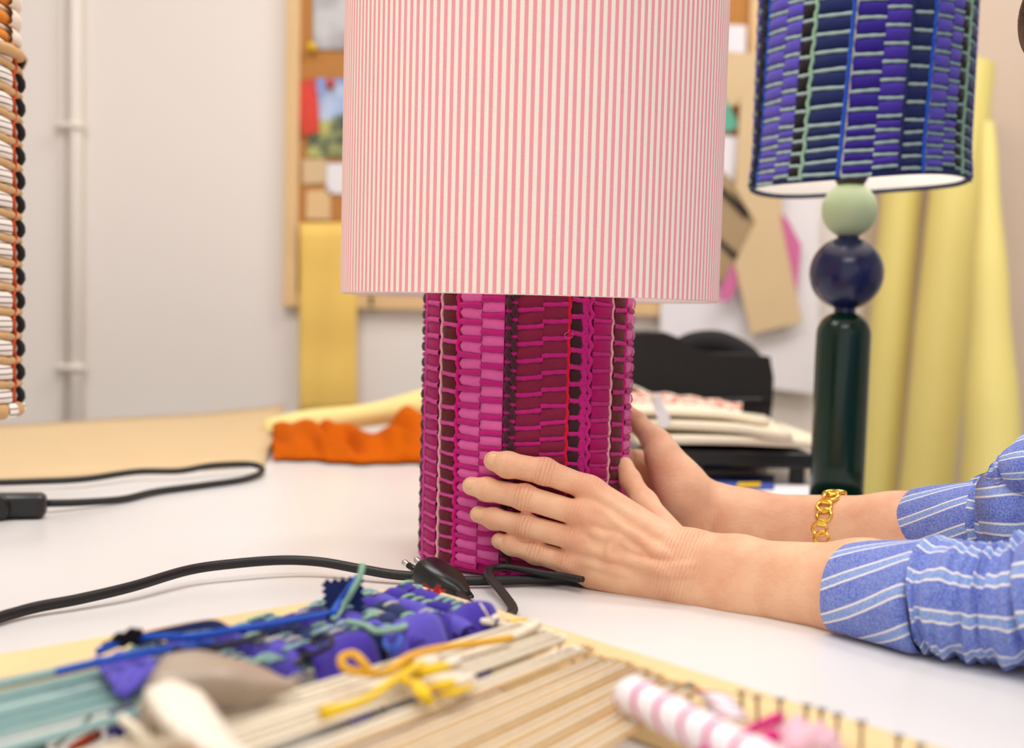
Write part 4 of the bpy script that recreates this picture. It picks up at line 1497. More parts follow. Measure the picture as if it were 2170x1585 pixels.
cuffL = [S(1860, 1258, .738, 96, .024), S(1826, 1254, .745, 99, .0255), S(1809, 1253, .748, 105, .0285), S(1816, 1255, .746, 111, .031), S(1860, 1262, .735, 120, .0335), S(1920, 1270, .72, 128, .035), S(1975, 1276, .706, 137, .037), S(1990, 1277, .703, 136, .0365), S(1996, 1278, .702, 126, .033), S(1985, 1277, .704, 118, .030)]
sleeve('rolled_cuff', 'cuff', cuffL, folds=((.0007, 1.0, 3, 0.4), (.0006, 1.3, 5, 2.0)), par=person, sub=4, seed=1, bulge=0.002, axis=wp(1990, 1277, .703) - wp(1812, 1254, .748))
sl = [S(1965, 1275, .706, 112, .029), S(1990, 1276, .702, 122, .033), S(2020, 1274, .696, 133, .036), S(2070, 1280, .688, 128, .037), S(2110, 1284, .682, 127, .036), S(2150, 1284, .676, 134, .039), S(2200, 1278, .67, 146, .042), S(2280, 1262, .66, 160, .047)]
sl += [(ELL + np.array([0.015, 0.0, 0.012]), .050, .050), (ELL * .55 + SHL * .45 + np.array([0.02, 0, 0.0]), .058, .058), (SHL + np.array([0.01, 0.01, 0.0]), .070, .068), (SHL + np.array([0.05, 0.05, -.01]), .07, .07)]
sleeve('sleeve', 'shirt', sl, folds=((.0018, 8.0, 2, 0.4), (.0015, 13.0, 3, 1.7), (.0010, 23.0, 1, 0.2)), par=person, sub=10, seed=2)
cuffR = [S(1960, 1112, .880, 70, .023), S(1950, 1112, .882, 74, .024), S(1942, 1112, .884, 78, .027), S(1950, 1112, .882, 82, .029), S(1990, 1114, .872, 88, .030), S(2050, 1116, .858, 96, .032), S(2100, 1118, .848, 100, .034), S(2112, 1118, .846, 94, .031), S(2100, 1118, .848, 88, .029)]
sleeve('rolled_cuff', 'cuff', cuffR, folds=((.0009, 1.0, 3, 1.4), (.0006, 1.7, 4, 2.0)), par=person, sub=4, seed=3, bulge=0.003, axis=wp(2100, 1118, .848) - wp(1945, 1112, .884))
sr = [S(2080, 1118, .852, 86, .028), S(2105, 1114, .846, 96, .032), S(2140, 1106, .84, 112, .036), S(2180, 1096, .832, 124, .040), (ELR + np.array([0.01, 0, 0.02]), .046, .046), (ELR * .5 + SHR * .5 + np.array([0.02, 0, 0.0]), .056, .056), (SHR + np.array([0.01, -0.01, 0.0]), .070, .068), (SHR + np.array([0.05, -0.05, -.01]), .07, .07)]
sleeve('sleeve', 'shirt', sr, folds=((.0022, 7.0, 2, 0.4), (.0014, 11.0, 3, 1.7), (.0008, 17.0, 1, 0.2)), par=person, sub=8, seed=4)
# bunched front of the shirt above the far cuff
bun = [S(2126, 1012, .835, 30, .016), S(2134, 1010, .833, 42, .022), S(2160, 1004, .828, 50, .026), S(2200, 990, .82, 70, .034), S(2300, 950, .81, 120, .05)]
sleeve('shirt_fold', 'shirt', bun, folds=((.0022, 3.0, 1, 0.4), (.0012, 5.0, 2, 1.7)), par=person, sub=6, seed=5)
# shirt trunk
tr = [(np.array([0.575, 0.82, 0.315]), .058, .056), (np.array([0.58, 0.82, 0.29]), .075, .075), (np.array([0.59, 0.82, 0.25]), .105, .16), (np.array([0.60, 0.82, 0.20]), .122, .195), (np.array([0.62, 0.82, 0.08]), .128, .19), (np.array([0.65, 0.82, -0.08]), .125, .18), (np.array([0.68, 0.82, -0.25]), .13, .175), (np.array([0.69, 0.82, -0.42]), .155, .19)]


def trunk(secs, nphi=72):
    C = spline([s[0] for s in secs], 6)
    k = len(C)
    xs = np.linspace(0, 1, len(secs))
    A = np.interp(np.linspace(0, 1, k), xs, [s[1] for s in secs]); B = np.interp(np.linspace(0, 1, k), xs, [s[2] for s in secs])
    pts, uvs = [], []
    for i, c in enumerate(C):
        ro, q = [], []
        for a in np.linspace(0, 2 * PI, nphi + 1):
            f = 0.003 * math.sin(i * 0.5 + 3 * a) + 0.002 * math.sin(i * 0.9 - 5 * a)
            ro.append(c + np.array([math.cos(a) * (A[i] + f), math.sin(a) * (B[i] + f), 0]))
            q.append((a * 0.14, i * 0.02))
        pts.append(ro); uvs.append(q)
    return MB().grid(pts, uvs=uvs, flip=True)


trunk(tr).obj('shirt', 'shirt', person)
# eyes, lips and hair
for s_ in (-1, 1):
    c = HEAD + np.array([-0.0645, 0.033 * s_, 0.012])
    e_ = MB().lathe([(0.0115 * math.sin(a), -0.0115 * math.cos(a)) for a in np.linspace(0, PI, 13)], c, 16, (-1, 0, -0.3)).obj('eye', 'lining', person)
    MB().lathe([(0.0055 * math.sin(a), 0.0075 + 0.0045 * math.cos(a)) for a in np.linspace(0, PI, 7)], c, 12, (-1, 0, -0.3)).obj('iris', 'darkwood', e_)
    MB().tube([HEAD + np.array([-0.082, 0.018 * s_, 0.031]), HEAD + np.array([-0.083, 0.034 * s_, 0.036]), HEAD + np.array([-0.072, 0.050 * s_, 0.030])], [0.003, 0.004, 0.002], 7, 0.6, smooth=4).obj('eyebrow', 'hair', person)
for dz, r_ in ((-0.053, 0.0036), (-0.060, 0.0044)):
    MB().tube([HEAD + np.array([-0.074, -0.021, dz]), HEAD + np.array([-0.080, -0.008, dz + 0.002]), HEAD + np.array([-0.080, 0.008, dz + 0.002]), HEAD + np.array([-0.074, 0.021, dz])], [0.0012, r_, r_, 0.0012], 8, smooth=4).obj('lip', 'lipskin', person)
SK = HEAD + np.array([0.022, 0, 0.022])
pts = []
for i in range(73):
    a = 2 * PI * i / 72
    em = -0.75 + 1.55 * max(0.0, -math.cos(a)) ** 1.2
    pts.append([SK + (0.103 + 0.0022 * math.sin(i * 2.7) * math.cos(e) - 0.006 * (k == 0)) * np.array([math.cos(a) * math.cos(e), 0.94 * math.sin(a) * math.cos(e), math.sin(e)]) for k, e in enumerate(np.linspace(em, PI / 2, 18))])
MB().sheet(pts, 0.006).obj('hair', 'hair', person)
bc = SK + np.array([0.118, 0, 0.03])
hb = MB()
for k in range(9):
    a = k * 2 * PI / 9
    hb.tube([SK + np.array([0.07, 0.03 * math.cos(a), 0.02 + 0.03 * math.sin(a)]), bc + np.array([-0.01, 0.034 * math.cos(a), 0.034 * math.sin(a)]), bc + np.array([0.02, 0.03 * math.cos(a + .9), 0.03 * math.sin(a + .9)]), bc + np.array([0.028, 0.008 * math.cos(a + 2), 0.008 * math.sin(a + 2)])], [0.010, 0.015, 0.013, 0.008], 8, smooth=5)
hb.obj('hair_bun', 'hair', person)
wb = MB()
for i in range(16):
    k = i * 1.7
    wb.tube([SK + np.array([-0.052, -0.072, 0.035 + 0.001 * i]), wp(2205 + k, -60, .79), wp(2180 + k, -25, .80), wp(2163 + k, 22, .81 + .001 * i), wp(2159 + k + 2 * math.sin(i), 56, .81 + .001 * i), wp(2166 + k, 98, .812), wp(2192 + k, 140, .815), wp(2232 + k, 190, .81)], 0.0008, 5, smooth=6)
wb.obj('loose_hair', 'hair', person, stuff=True)

# ------------------------------------------------------------------ bracelet of gold links on the far wrist
brc = thing('bracelet', 'gold link chain bracelet on the far forearm', 'bracelet', wp(1765, 1105, .90))


def arm_at(px):
    v = (px - 1580) / (1905 - 1580)
    cu, cl = ra_u[1][0] * (1 - v) + ra_u[2][0] * v, ra_l[1][0] * (1 - v) + ra_l[2][0] * v
    r = ra_u[1][1] * (1 - v) + ra_u[2][1] * v
    return cu, cl, r


ax_ = ra_u[2][0] - ra_u[1][0]; ax_ /= np.linalg.norm(ax_)
sd = np.cross(ax_, (0, 0, 1.0)); sd /= np.linalg.norm(sd)
if sd[1] > 0:
    sd = -sd
up_ = np.cross(sd, ax_); up_ *= np.sign(up_[2])
loop = []
for i in range(96):
    a = 2 * PI * i / 96
    cu, cl, r = arm_at(1767 + 7 * math.cos(a))
    c = cu if math.cos(a) > 0 else cl
    loop.append((c + up_ * math.cos(a) * (r + 0.0023) + sd * math.sin(a) * (r + 0.0023), up_ * math.cos(a) + sd * math.sin(a)))
lens = np.cumsum([0] + [np.linalg.norm(loop[(i + 1) % 96][0] - loop[i][0]) for i in range(96)])


def on_loop(s):
    s = s % lens[-1]
    i = int(np.searchsorted(lens, s) - 1) % 96
    t = (s - lens[i]) / max(1e-9, lens[i + 1] - lens[i])
    p = loop[i][0] * (1 - t) + loop[(i + 1) % 96][0] * t
    n = loop[i][1] * (1 - t) + loop[(i + 1) % 96][1] * t
    tn = loop[(i + 1) % 96][0] - loop[i][0]
    return p, n / np.linalg.norm(n), tn / np.linalg.norm(tn)


npair = 10
stp = lens[-1] / npair
for k in range(npair):
    s0 = k * stp + 0.0035
    for kk, (off, hl, hw) in enumerate(((0.0, 0.0046, 0.0052), (stp * 0.40, 0.0046, 0.0052))):
        p, n, t = on_loop(s0 + off)
        w_ = np.cross(n, t)
        ring = [p + t * hl * math.cos(a) * (1.0 if math.cos(a) > 0 else 1) + w_ * (hw * math.sin(a) + (0.0008 if kk else -0.0008)) + n * 0.0006 for a in np.linspace(0, 2 * PI, 17)]
        MB().tube(ring, 0.00145, 8, 1.1, up=n, caps=False).obj('link', 'gold', brc)
    p, n, t = on_loop(s0 + stp * 0.72)
    MB().box(p + n * 0.0008, (0.0062, 0.0062, 0.0026), np.column_stack([t, np.cross(n, t), n])).obj('bar_link', 'gold', brc, False, 0.0006)

# ------------------------------------------------------------------ lamp cord and plug on the table
pts = [tp(-160, 1350) + (0, 0, .004), tp(-40, 1318, .004), tp(20, 1302, .004), tp(80, 1286, .005), tp(170, 1269, .006), tp(280, 1243, .008), tp(400, 1208, .010), tp(500, 1194, .011), tp(600, 1187, .011), tp(680, 1191, .010), tp(760, 1205, .008), tp(830, 1217, .006),
       tp(900, 1223, .005), tp(975, 1230, .0045), tp(1042, 1230, .0045), tp(1110, 1228, .0045), tp(1160, 1229, .004), tp(1200, 1229, .0036), tp(1242, 1234, .0036)]
cord('flat_cord', 'flat black twin cord snaking across the white table to the magenta lamp', pts, 0.0033, flat=1.0)
pts = [tp(1228, 1228, .009), tp(1192, 1221, .009), tp(1150, 1215, .0095), tp(1112, 1208, .011), tp(1060, 1201, .012), tp(1035, 1207, .011), tp(1034, 1222, .010), tp(1050, 1242, .008), tp(1070, 1268, .006), tp(1083, 1289, .005), tp(1074, 1303, .004), tp(1040, 1304, .004), tp(1005, 1292, .004), tp(976, 1268, .006), wp(966, 1255, .801)]
b = MB()
cpts = spline(pts, 8)
b.tube(cpts, 0.0021, 8)
b2 = [p + np.array([0.0022, -0.0015, 0.0004]) for p in cpts]
b.tube(b2, 0.0021, 8)
tag(b.obj('plug_cord', 'cord'), 'black ribbed cord looping from the plug in front of the left hand', 'cord')

p0, p1 = wp(896, 1207, .818), wp(968, 1256, .800)
pe = (p1 - p0) / np.linalg.norm(p1 - p0)
plug = thing('mains_plug', 'black two-pin plug lying against the base of the magenta lamp', 'plug', p0 * [1, 1, 0])
ps = np.cross(pe, (0, 0, 1.0)); ps /= np.linalg.norm(ps)
pu = np.cross(ps, pe)
secs = [(-0.0005, .0066, .0050), (0.0, .0098, .0088), (.002, .0110, .0102), (.010, .0125, .0110), (.018, .0135, .0112), (.026, .0120, .0102), (.033, .0085, .0080), (.038, .0052, .0055), (.042, .0042, .0045)]
rings = [[p0 + pe * d_ + ps * w_ * math.copysign(abs(math.cos(a)) ** 0.7, math.cos(a)) + pu * (h_ * math.copysign(abs(math.sin(a)) ** 0.7, math.sin(a)) ) for a in np.linspace(0, 2 * PI, 28, endpoint=False)] for d_, w_, h_ in secs]
rings = [[q if q[2] > 0.0008 else np.array([q[0], q[1], 0.0008]) for q in r] for r in rings]
b = MB().grid(rings, True)
b.f.append(tuple(range(28))[::-1])
b.f.append(tuple(range(8 * 28, 9 * 28)))
b.obj('plug_body', 'black', plug)
for s_ in (-1, 1):
    c = p0 + ps * 0.0058 * s_
    MB().tube([c + pe * 0.003, c - pe * 0.008], 0.0021, 10).obj('pin_sleeve', 'black', plug)
    MB().tube([c - pe * 0.0075, c - pe * 0.012, c - pe * 0.013], [0.0020, 0.0020, 0.0014], 10).obj('pin', 'steel', plug)

# ------------------------------------------------------------------ nail loom in the foreground
LZ = 0.022
LC = tp(880, 1236, LZ)
la = tp(1990, 1580, LZ) - LC; la /= np.linalg.norm(la)
lb = tp(0, 1384, LZ) - LC; lb /= np.linalg.norm(lb)


def LL(s, t, z=LZ):
    q = LC + la * s + lb * t
    return np.array([q[0], q[1], z])


def st(p):
    A = np.array([[la[0], lb[0]], [la[1], lb[1]]])
    return np.linalg.solve(A, (p - LC)[:2])


loom = thing('nail_loom', 'pine nail loom strung with cream and teal threads, nearest the camera', 'weaving frame', LL(0.2, 0.2, 0))
LA, LB = 0.42, 0.40


def rail(s0, s1, t0, t1):
    c4 = [LL(s0, t0), LL(s1, t0), LL(s1, t1), LL(s0, t1)]
    return poly(c4, LZ - 0.0003, 'rail', 'pine', loom, (0, 0, -1), bevel=0.0015)


rail(0, LA, 0, 0.046)
rail(0, 0.036, 0.0463, LB)
rail(0.0363, LA, LB - 0.046, LB)
rail(LA - 0.036, LA, 0.0463, LB - 0.0463)

nails = [(883, 1268, 1251), (905, 1281, 1260), (926, 1290, 1268), (945, 1294, 1271), (965, 1303, 1278), (985, 1312, 1285), (1011, 1326, 1294), (1036, 1328, 1300), (1072, 1342, 1315), (1103, 1358, 1332),
         (1132, 1366, 1341), (1155, 1374, 1351), (1184, 1386, 1359), (1214, 1412, 1391), (1240, 1405, 1383), (1267, 1427, 1395), (1298, 1434, 1400), (1325, 1440, 1412), (1363, 1455, 1425), (1389, 1467, 1434),
         (1427, 1484, 1451), (1462, 1492, 1446), (1500, 1508, 1466), (1540, 1516, 1476), (1572, 1524, 1463), (1606, 1532, 1472), (1651, 1540, 1478), (1706, 1556, 1491), (1737, 1562, 1499), (1774, 1574, 1510), (1825, 1588, 1526), (1900, 1606, 1556), (1950, 1626, 1575)]
nst = []
for i, (x, yb, yt) in enumerate(nails):
    bq = tp(x, yb, LZ)
    hgt = (yb - yt) * bq[1] / FPX
    lean = np.array([random.uniform(-.0008, .0008), random.uniform(-.0006, .0006), 0])
    top = bq + np.array([0, 0, hgt]) + lean
    MB().lathe([(0.0008, -0.006), (0.0008, 0), (0.0008, hgt - 0.0009), (0.0021, hgt - 0.0008), (0.0022, hgt), (0.0, hgt + 0.0002)], bq, 10, top - bq).obj('nail', 'nail', loom)
    nst.append((st(bq), bq))


def thread(i, off, z0, m, r, t1=LB - 0.02, ds=0.0):
    ds = ds + 0.16 * (t1 - 0.035)
    (s, t), bq = nst[i]
    a = LL(s + off, t + 0.0005, z0)
    e = LL(s + off + ds, t1, LZ + 0.007)
    mid = (a + e) / 2 + np.array([0, 0, -0.0008])
    n = 8
    P = [a * (1 - k / n) + e * (k / n) + np.array([0, 0, -0.001 * math.sin(PI * k / n)]) for k in range(n + 1)]
    if off >= 0:
        q = LL(s + ds, t1, LZ)
        MB().lathe([(0.0008, -0.006), (0.0008, 0.0105), (0.0021, 0.0106), (0.0021, 0.0114), (0, 0.0116)], q, 8).obj('nail', 'nail', loom)
    return MB().tube(P, r, 6).obj('warp_thread', m, loom)


for i in range(0, 7):
    for off in (-0.0022, 0.0022):
        thread(i, off, LZ + 0.006, 'teal' if (i + (off > 0)) % 3 else 'tealp', 0.00125, ds=0.0015 * (i - 3))
    (s, t), bq = nst[i]
    MB().tube([LL(s + 0.0024 * math.cos(a), t - 0.0024 * math.sin(a), LZ + 0.0062) for a in np.linspace(0, PI, 8)], 0.0013, 6).obj('thread_turn', 'teal', loom)
for i in range(9, 14):
    for off in (-0.003, 0.003):
        thread(i, off, LZ + 0.0075, 'linen', 0.00135, ds=0.003 * (i - 11))
    (s, t), bq = nst[i]
    MB().tube([LL(s + 0.003 * math.cos(a), t - 0.003 * math.sin(a), LZ + 0.0077) for a in np.linspace(0, PI, 8)], 0.00135, 6).obj('thread_turn', 'linen', loom)
for i in range(14, 22):
    for off in (-0.0040, 0.0, 0.0040):
        if i == 14 and off < 0:
            continue
        thread(i, off, LZ + 0.0065, 'jute' if off else 'linen', 0.00105, ds=0.003 * (i - 11))
    (s, t), bq = nst[i]
    MB().tube([LL(s + 0.004 * math.cos(a), t - 0.003 * math.sin(a), LZ + 0.0067) for a in np.linspace(0, PI, 8)], 0.0011, 6).obj('thread_turn', 'jute', loom)
# the short end of a linen cord standing over the rail
MB().tube([tp(1060, 1362, LZ + .008), tp(1100, 1344, LZ + .010), tp(1140, 1322, LZ + .012)], [0.0017, 0.0019, 0.0024], 8, smooth=4).obj('thread_end', 'linen', loom)

# blue weaving on the teal threads
wv = thing('weaving', 'unfinished violet and navy weaving on the teal threads of the loom', 'weaving', LL(0.06, 0.09, LZ + 0.006))
s_lo, s_hi = 0.033, nst[6][0][0] + 0.003


def PL(u, v, h):
    return LL(u + 0.16 * (v - 0.03), v, LZ + 0.0065 + h)


g = random.Random(21)
wcols = ['indigo2', 'indigo', 'violet', 'navy', 'navy', 'violet', 'violet', 'indigo2', 'navy', 'indigo2', 'violet', 'indigo', 'navy', 'indigo2', 'violet', 'violet']
for k, cm in enumerate(wcols):
    t0 = 0.031 + k * 0.0118
    cuts_ = [s_lo + 0.006 * math.sin(k * 2.1)]
    while cuts_[-1] < s_hi + 0.004 * math.sin(k * 1.3):
        cuts_.append(cuts_[-1] + g.uniform(0.011, 0.026))
    for j in range(len(cuts_) - 1):
        a, e = cuts_[j], cuts_[j + 1]
        over = (j + k) % 3 != 2
        cmj = cm if g.random() < 0.75 else g.choice(['indigo2', 'violet', 'navy'])
        pillow(PL, a, e, t0 + 0.0002, t0 + 0.0122, g.uniform(0.004, 0.0062) if over else 0.0026, 1, 6, 6, g.uniform(-.0016, .0016)).obj('fabric_patch', cmj, wv)
        nst_ = 0 if over and g.random() < .5 else (1 if over else 3)
        for q in range(nst_):
            u_ = a + (e - a) * (q + 0.5) / max(1, nst_)
            MB().tube([PL(u_, t0 + 0.0122 * z, (0.0052 if over else 0.0026) + 0.0012 * math.sin(PI * z)) for z in (.1, .3, .5, .75, .9)], 0.0011, 6).obj('warp_stitch', g.choice(['tealp', 'mintc', 'silver', 'teal']), wv)


def flap(label, t, width, m, length=0.036, rise=0.004, s0=None, zend=0.006, skew=0.0, name='velvet_strip_end'):
    s0 = s_hi - 0.004 + 0.16 * (t - 0.03) if s0 is None else s0
    P = []
    n = 12
    for i in range(n + 1):
        v = i / n
        s = s0 + length * v ** 0.9 * (1 - 0.25 * v)
        z = LZ + 0.011 + rise * math.sin(PI * min(1, v * 1.4)) - (LZ + 0.011 - zend) * v ** 2.2
        wd = width * (1.0 if v < 0.7 else math.sqrt(max(0.02, 1 - ((v - 0.7) / 0.3) ** 2 * 0.8)))
        P.append([LL(s + 0.16 * skew * v, t + skew * v + wd * (j / 8 - 0.5), z + 0.0022 * math.sin(j * 0.8 + v * 2)) for j in range(9)])
    return tag(MB().sheet(P, 0.0014).obj(name, m), label, 'fabric')


flap('violet velvet strip end falling over the weaving edge nearest the loom corner', 0.052, 0.034, 'indigo2', 0.034)
flap('widest rounded violet velvet loop in the middle of the weaving edge', 0.098, 0.034, 'violet', 0.046, 0.008)
flap('dark indigo velvet strip end between the two violet loops of the weaving', 0.076, 0.014, 'indigo', 0.030, 0.002)
flap('rounded indigo violet lobe beside the taupe satin band', 0.140, 0.034, 'indigo2', 0.040, 0.006)
flap('slim navy strip end curling from the weaving next to the widest violet loop', 0.119, 0.012, 'navy', 0.030, 0.003)

# navy scrap with pinked edge standing up, two yarn ends crossing it
Ys = tp(725, 1306, LZ + .008)[1]
out = []
corners = [(690, 1304), (682, 1236), (764, 1228), (770, 1302)]
for i in range(4):
    a, b = np.array(corners[i], float), np.array(corners[(i + 1) % 4], float)
    nn = 5 if i in (0, 1, 2) else 3
    dn = np.array([(b - a)[1], -(b - a)[0]]); dn /= np.linalg.norm(dn)
    for k in range(nn):
        for e in (0, 1):
            f_ = (k + 0.5 * e) / nn
            out.append(tuple(a + (b - a) * f_ + (dn * (5 if e else -4) if i < 3 else 0)))
o = poly([wp(x, y, Ys) + np.array([0, (1300 - y) * 0.00006, 0]) for x, y in out], 0.0012, 'velvet_scrap', 'navy')
tag(o, 'navy velvet scrap with zigzag cut edge standing up on the loom', 'fabric')
tag(MB().tube([tp(704, 1302, LZ + .014), wp(720, 1276, Ys - .004), wp(742, 1245, Ys - .004), wp(760, 1222, Ys - .002)], 0.0019, 7, smooth=5).obj('yarn_end', 'bluec'), 'royal blue yarn end leaning on the navy zigzag scrap', 'yarn')
tag(MB().tube([tp(706, 1312, LZ + .012), wp(724, 1290, Ys - .007), wp(748, 1250, Ys - .006), wp(764, 1218, Ys - .003), wp(769, 1196, Ys)], 0.0016, 7, smooth=5).obj('yarn_end', 'mintc'), 'mint green yarn end crossing in front of the navy zigzag scrap', 'yarn')
# loose yarns across the weaving
yl = [('bluec', 0.0017, [(205, 1382), (290, 1352), (400, 1350), (480, 1338), (600, 1318), (700, 1300)], 'royal blue yarn trailing straight along the far edge of the weaving'),
      ('navy', 0.0013, [(290, 1350), (340, 1338), (420, 1322), (460, 1320), (495, 1334), (560, 1322), (690, 1292)], 'navy yarn arching highest over the pine rail'),
      ('navy', 0.0012, [(300, 1360), (360, 1342), (430, 1330), (470, 1330), (520, 1340)], 'navy yarn lying just under the arching one'),
      ('bblack', 0.0013, [(300, 1345), (350, 1368), (420, 1380), (500, 1362), (560, 1345)], 'black yarn loop dipping onto the left half of the weaving'),
      ('bluec', 0.0016, [(120, 1424), (200, 1405), (300, 1385), (380, 1372), (450, 1362)], 'royal blue yarn lying along the teal threads at the left'),
      ('bluec', 0.0012, [(815, 1352), (820, 1372), (838, 1374), (848, 1356), (846, 1344)], 'small blue yarn loop hanging by the nearest-corner strip end'),
      ('bblack', 0.0012, [(650, 1380), (672, 1352), (700, 1350), (702, 1366), (670, 1384), (640, 1388)], 'black yarn ring on the middle of the weaving'),
      ('mintc', 0.0015, [(735, 1318), (775, 1326), (800, 1338), (850, 1330), (862, 1322)], 'mint yarn bunch on the navy part of the weaving')]
for m_, r_, px, lab in yl:
    n_ = len(px)
    tag(MB().tube([tp(x, y, LZ + 0.013 + 0.006 * math.sin(PI * i / (n_ - 1))) for i, (x, y) in enumerate(px)], r_, 7, smooth=6).obj('loose_yarn', m_), lab, 'yarn')


def tsheet(label, rowsz, m, th=0.0014, name='velvet_scrap', wav=0.0, nu=14, nv=8, scal=0.0, cat='fabric'):
    """cloth piece through rows of (px, py, z)"""
    R_ = [spline([tp(x, y, z) for x, y, z in r], max(1, nu // (len(r) - 1))) for r in rowsz]
    P = []
    cols_ = [spline([r[j] for r in R_], max(1, nv // (len(R_) - 1))) for j in range(len(R_[0]))]
    for j, c in enumerate(cols_):
        P.append([q + np.array([0, 0, wav * math.sin(j * 1.3 + i * 1.1)]) for i, q in enumerate(c)])
    return tag(MB().sheet(P, th).obj(name, m), label, cat)


tsheet('black velvet leaf shape lying on the pine rail beyond the weaving', [[(215, 1368, .036), (255, 1342, .042), (300, 1330, .044)], [(222, 1378, .034), (262, 1368, .036), (306, 1362, .036)]], 'bblack', wav=0.0008)
tsheet('frayed violet cloth over the teal threads at the left', [[(195, 1402, .034), (260, 1386, .036), (330, 1392, .036)], [(225, 1432, .034), (270, 1428, .036), (325, 1424, .036)], [(245, 1468, .033), (270, 1474, .033), (300, 1452, .033)]], 'violet', wav=0.0012)
tsheet('violet cloth hanging below the teal threads at the lower left', [[(235, 1490, .024), (262, 1486, .024), (288, 1484, .024)], [(228, 1552, .002), (255, 1556, .002), (280, 1540, .002)]], 'violet', wav=0.0008)
tsheet('taupe satin band arching over the loom threads', [[(345, 1398, .040), (372, 1384, .044), (470, 1388, .044), (570, 1424, .040), (640, 1452, .034)], [(318, 1440, .044), (352, 1416, .050), (470, 1424, .048), (560, 1448, .040), (610, 1462, .034)], [(298, 1500, .036), (330, 1470, .044), (460, 1476, .040), (530, 1486, .034), (570, 1480, .032)], [(290, 1560, .030), (350, 1540, .032), (420, 1510, .032), (500, 1500, .031), (545, 1488, .031)]], 'satin', name='satin_band', nu=16, nv=9, wav=0.0005)
# cream felt strip, scalloped on one side
P = []
cl = spline([tp(362, 1452, .050), tp(385, 1490, .054), tp(425, 1540, .052), tp(500, 1600, .046), tp(600, 1660, .040)], 8)
for i, q in enumerate(cl):
    tdir = cl[min(i + 1, len(cl) - 1)] - cl[max(0, i - 1)]; tdir /= np.linalg.norm(tdir)
    sd_ = np.cross(tdir, (0, 0.25, 1.0)); sd_ /= np.linalg.norm(sd_)
    w0 = 0.0088 * (1 if i > 2 else 0.6 + 0.2 * i)
    P.append([q + sd_ * (w0 * (j / 4 - 1) + (0.0012 * math.sin(i * 1.6) if j == 8 else 0)) + np.array([0, 0, -0.0022 * ((j - 4) / 4) ** 2]) for j in range(9)])
tag(MB().sheet(P, 0.0035).obj('felt_strip', 'felt'), 'thick cream felt strip with a scalloped edge in front of the satin band', 'fabric')
tag(MB().tube([tp(380, 1545, .034), tp(400, 1562, .036), tp(420, 1600, .034)], 0.0026, 7, smooth=5).obj('yarn_end', 'gyell'), 'golden yarn end under the cream felt strip', 'yarn')
tag(MB().tube([tp(258, 1522, .034), tp(290, 1548, .036), tp(330, 1584, .036), tp(380, 1630, .036)], 0.0019, 7, smooth=5).obj('yarn_end', 'linen'), 'pale linen cord end left of the cream felt strip', 'yarn')
tag(MB().tube([tp(116, 1584, .004), tp(195, 1516, .010)], 0.0009, 7).obj('darning_needle', 'nail'), 'long dark needle lying inside the loom at the lower left', 'needle')
tag(MB().tube([tp(150, 1590, .003), tp(180, 1570, .005), tp(206, 1556, .004)], 0.0022, 7, smooth=4).obj('yarn_end', 'rust'), 'coral yarn end near the dark needle', 'yarn')
tsheet('small black scrap at the lower left corner inside the loom', [[(40, 1590, .004), (62, 1574, .010), (96, 1572, .006)], [(40, 1620, .003), (70, 1610, .006), (100, 1604, .004)]], 'bblack', wav=0.0008)
# yellow yarns
gy = [tp(1085, 1352, .034), tp(1000, 1364, .036), tp(930, 1374, .038), tp(870, 1390, .040), tp(826, 1420, .040), tp(800, 1426, .038), tp(760, 1424, .038), tp(728, 1414, .040), tp(724, 1394, .043), tp(748, 1386, .044), tp(768, 1402, .042), tp(786, 1426, .038)]
tag(MB().tube(gy, 0.0017, 8, smooth=6).obj('loose_yarn', 'gyell'), 'golden yarn ending in a round loop over the violet velvet', 'yarn')
gy = [tp(900, 1404, .037), tp(840, 1438, .038), tp(790, 1474, .036), tp(740, 1496, .035), tp(684, 1512, .035)]
tag(MB().tube(gy, [0.0016, 0.0017, 0.0016, 0.0018, 0.003], 8, smooth=6).obj('loose_yarn', 'yell'), 'yellow yarn with a knotted end lying across the linen threads', 'yarn')
wt = thing('yellow_weaving', 'small yellow and cream woven patch on the linen threads', 'weaving', tp(910, 1440, .032))
ybits = [((835, 1412), (905, 1404), 'yell', .0026), ((880, 1430), (960, 1408), 'yell', .0032), ((860, 1420), (930, 1396), 'felt', .0030), ((900, 1446), (975, 1430), 'felt', .0028), ((905, 1462), (985, 1440), 'yell', .0024), ((840, 1436), (880, 1450), 'yell', .0022), ((880, 1450), (912, 1488), 'yell', .0034), ((930, 1476), (1000, 1456), 'yell', .0018), ((945, 1452), (1000, 1436), 'felt', .0026), ((940, 1412), (968, 1398), 'felt', .0028)]
for (x0, y0), (x1, y1), m_, r_ in ybits:
    MB().tube([tp(x0, y0, .033), tp((x0 + x1) / 2, (y0 + y1) / 2, .0365), tp(x1, y1, .033)], [r_ * .8, r_, r_ * .8], 8, 0.8, smooth=4).obj('yarn_piece', m_, wt)
# knots on the nails
g = random.Random(9)


def knot(label, c, m, r, n, group=None):
    b = MB()
    for k in range(4):
        a = np.array([g.uniform(-1, 1), g.uniform(-1, 1), g.uniform(-.3, .6)])
        b.tube([c + a * r * .2, c + a * r, c + np.array([-a[1], a[0], a[2]]) * r, c - a * r * .8], r * 0.34, 6, smooth=5)
    for k in range(n):
        a = np.array([g.uniform(-1, 1), g.uniform(-.6, .6), g.uniform(.1, 1)])
        b.tube([c, c + a * r * 1.1, c + a * r * 2.0 + np.array([0, 0, -.2 * r])], r * 0.12, 5, smooth=3)
    return tag(b.obj('yarn_knot', m), label, 'knot')


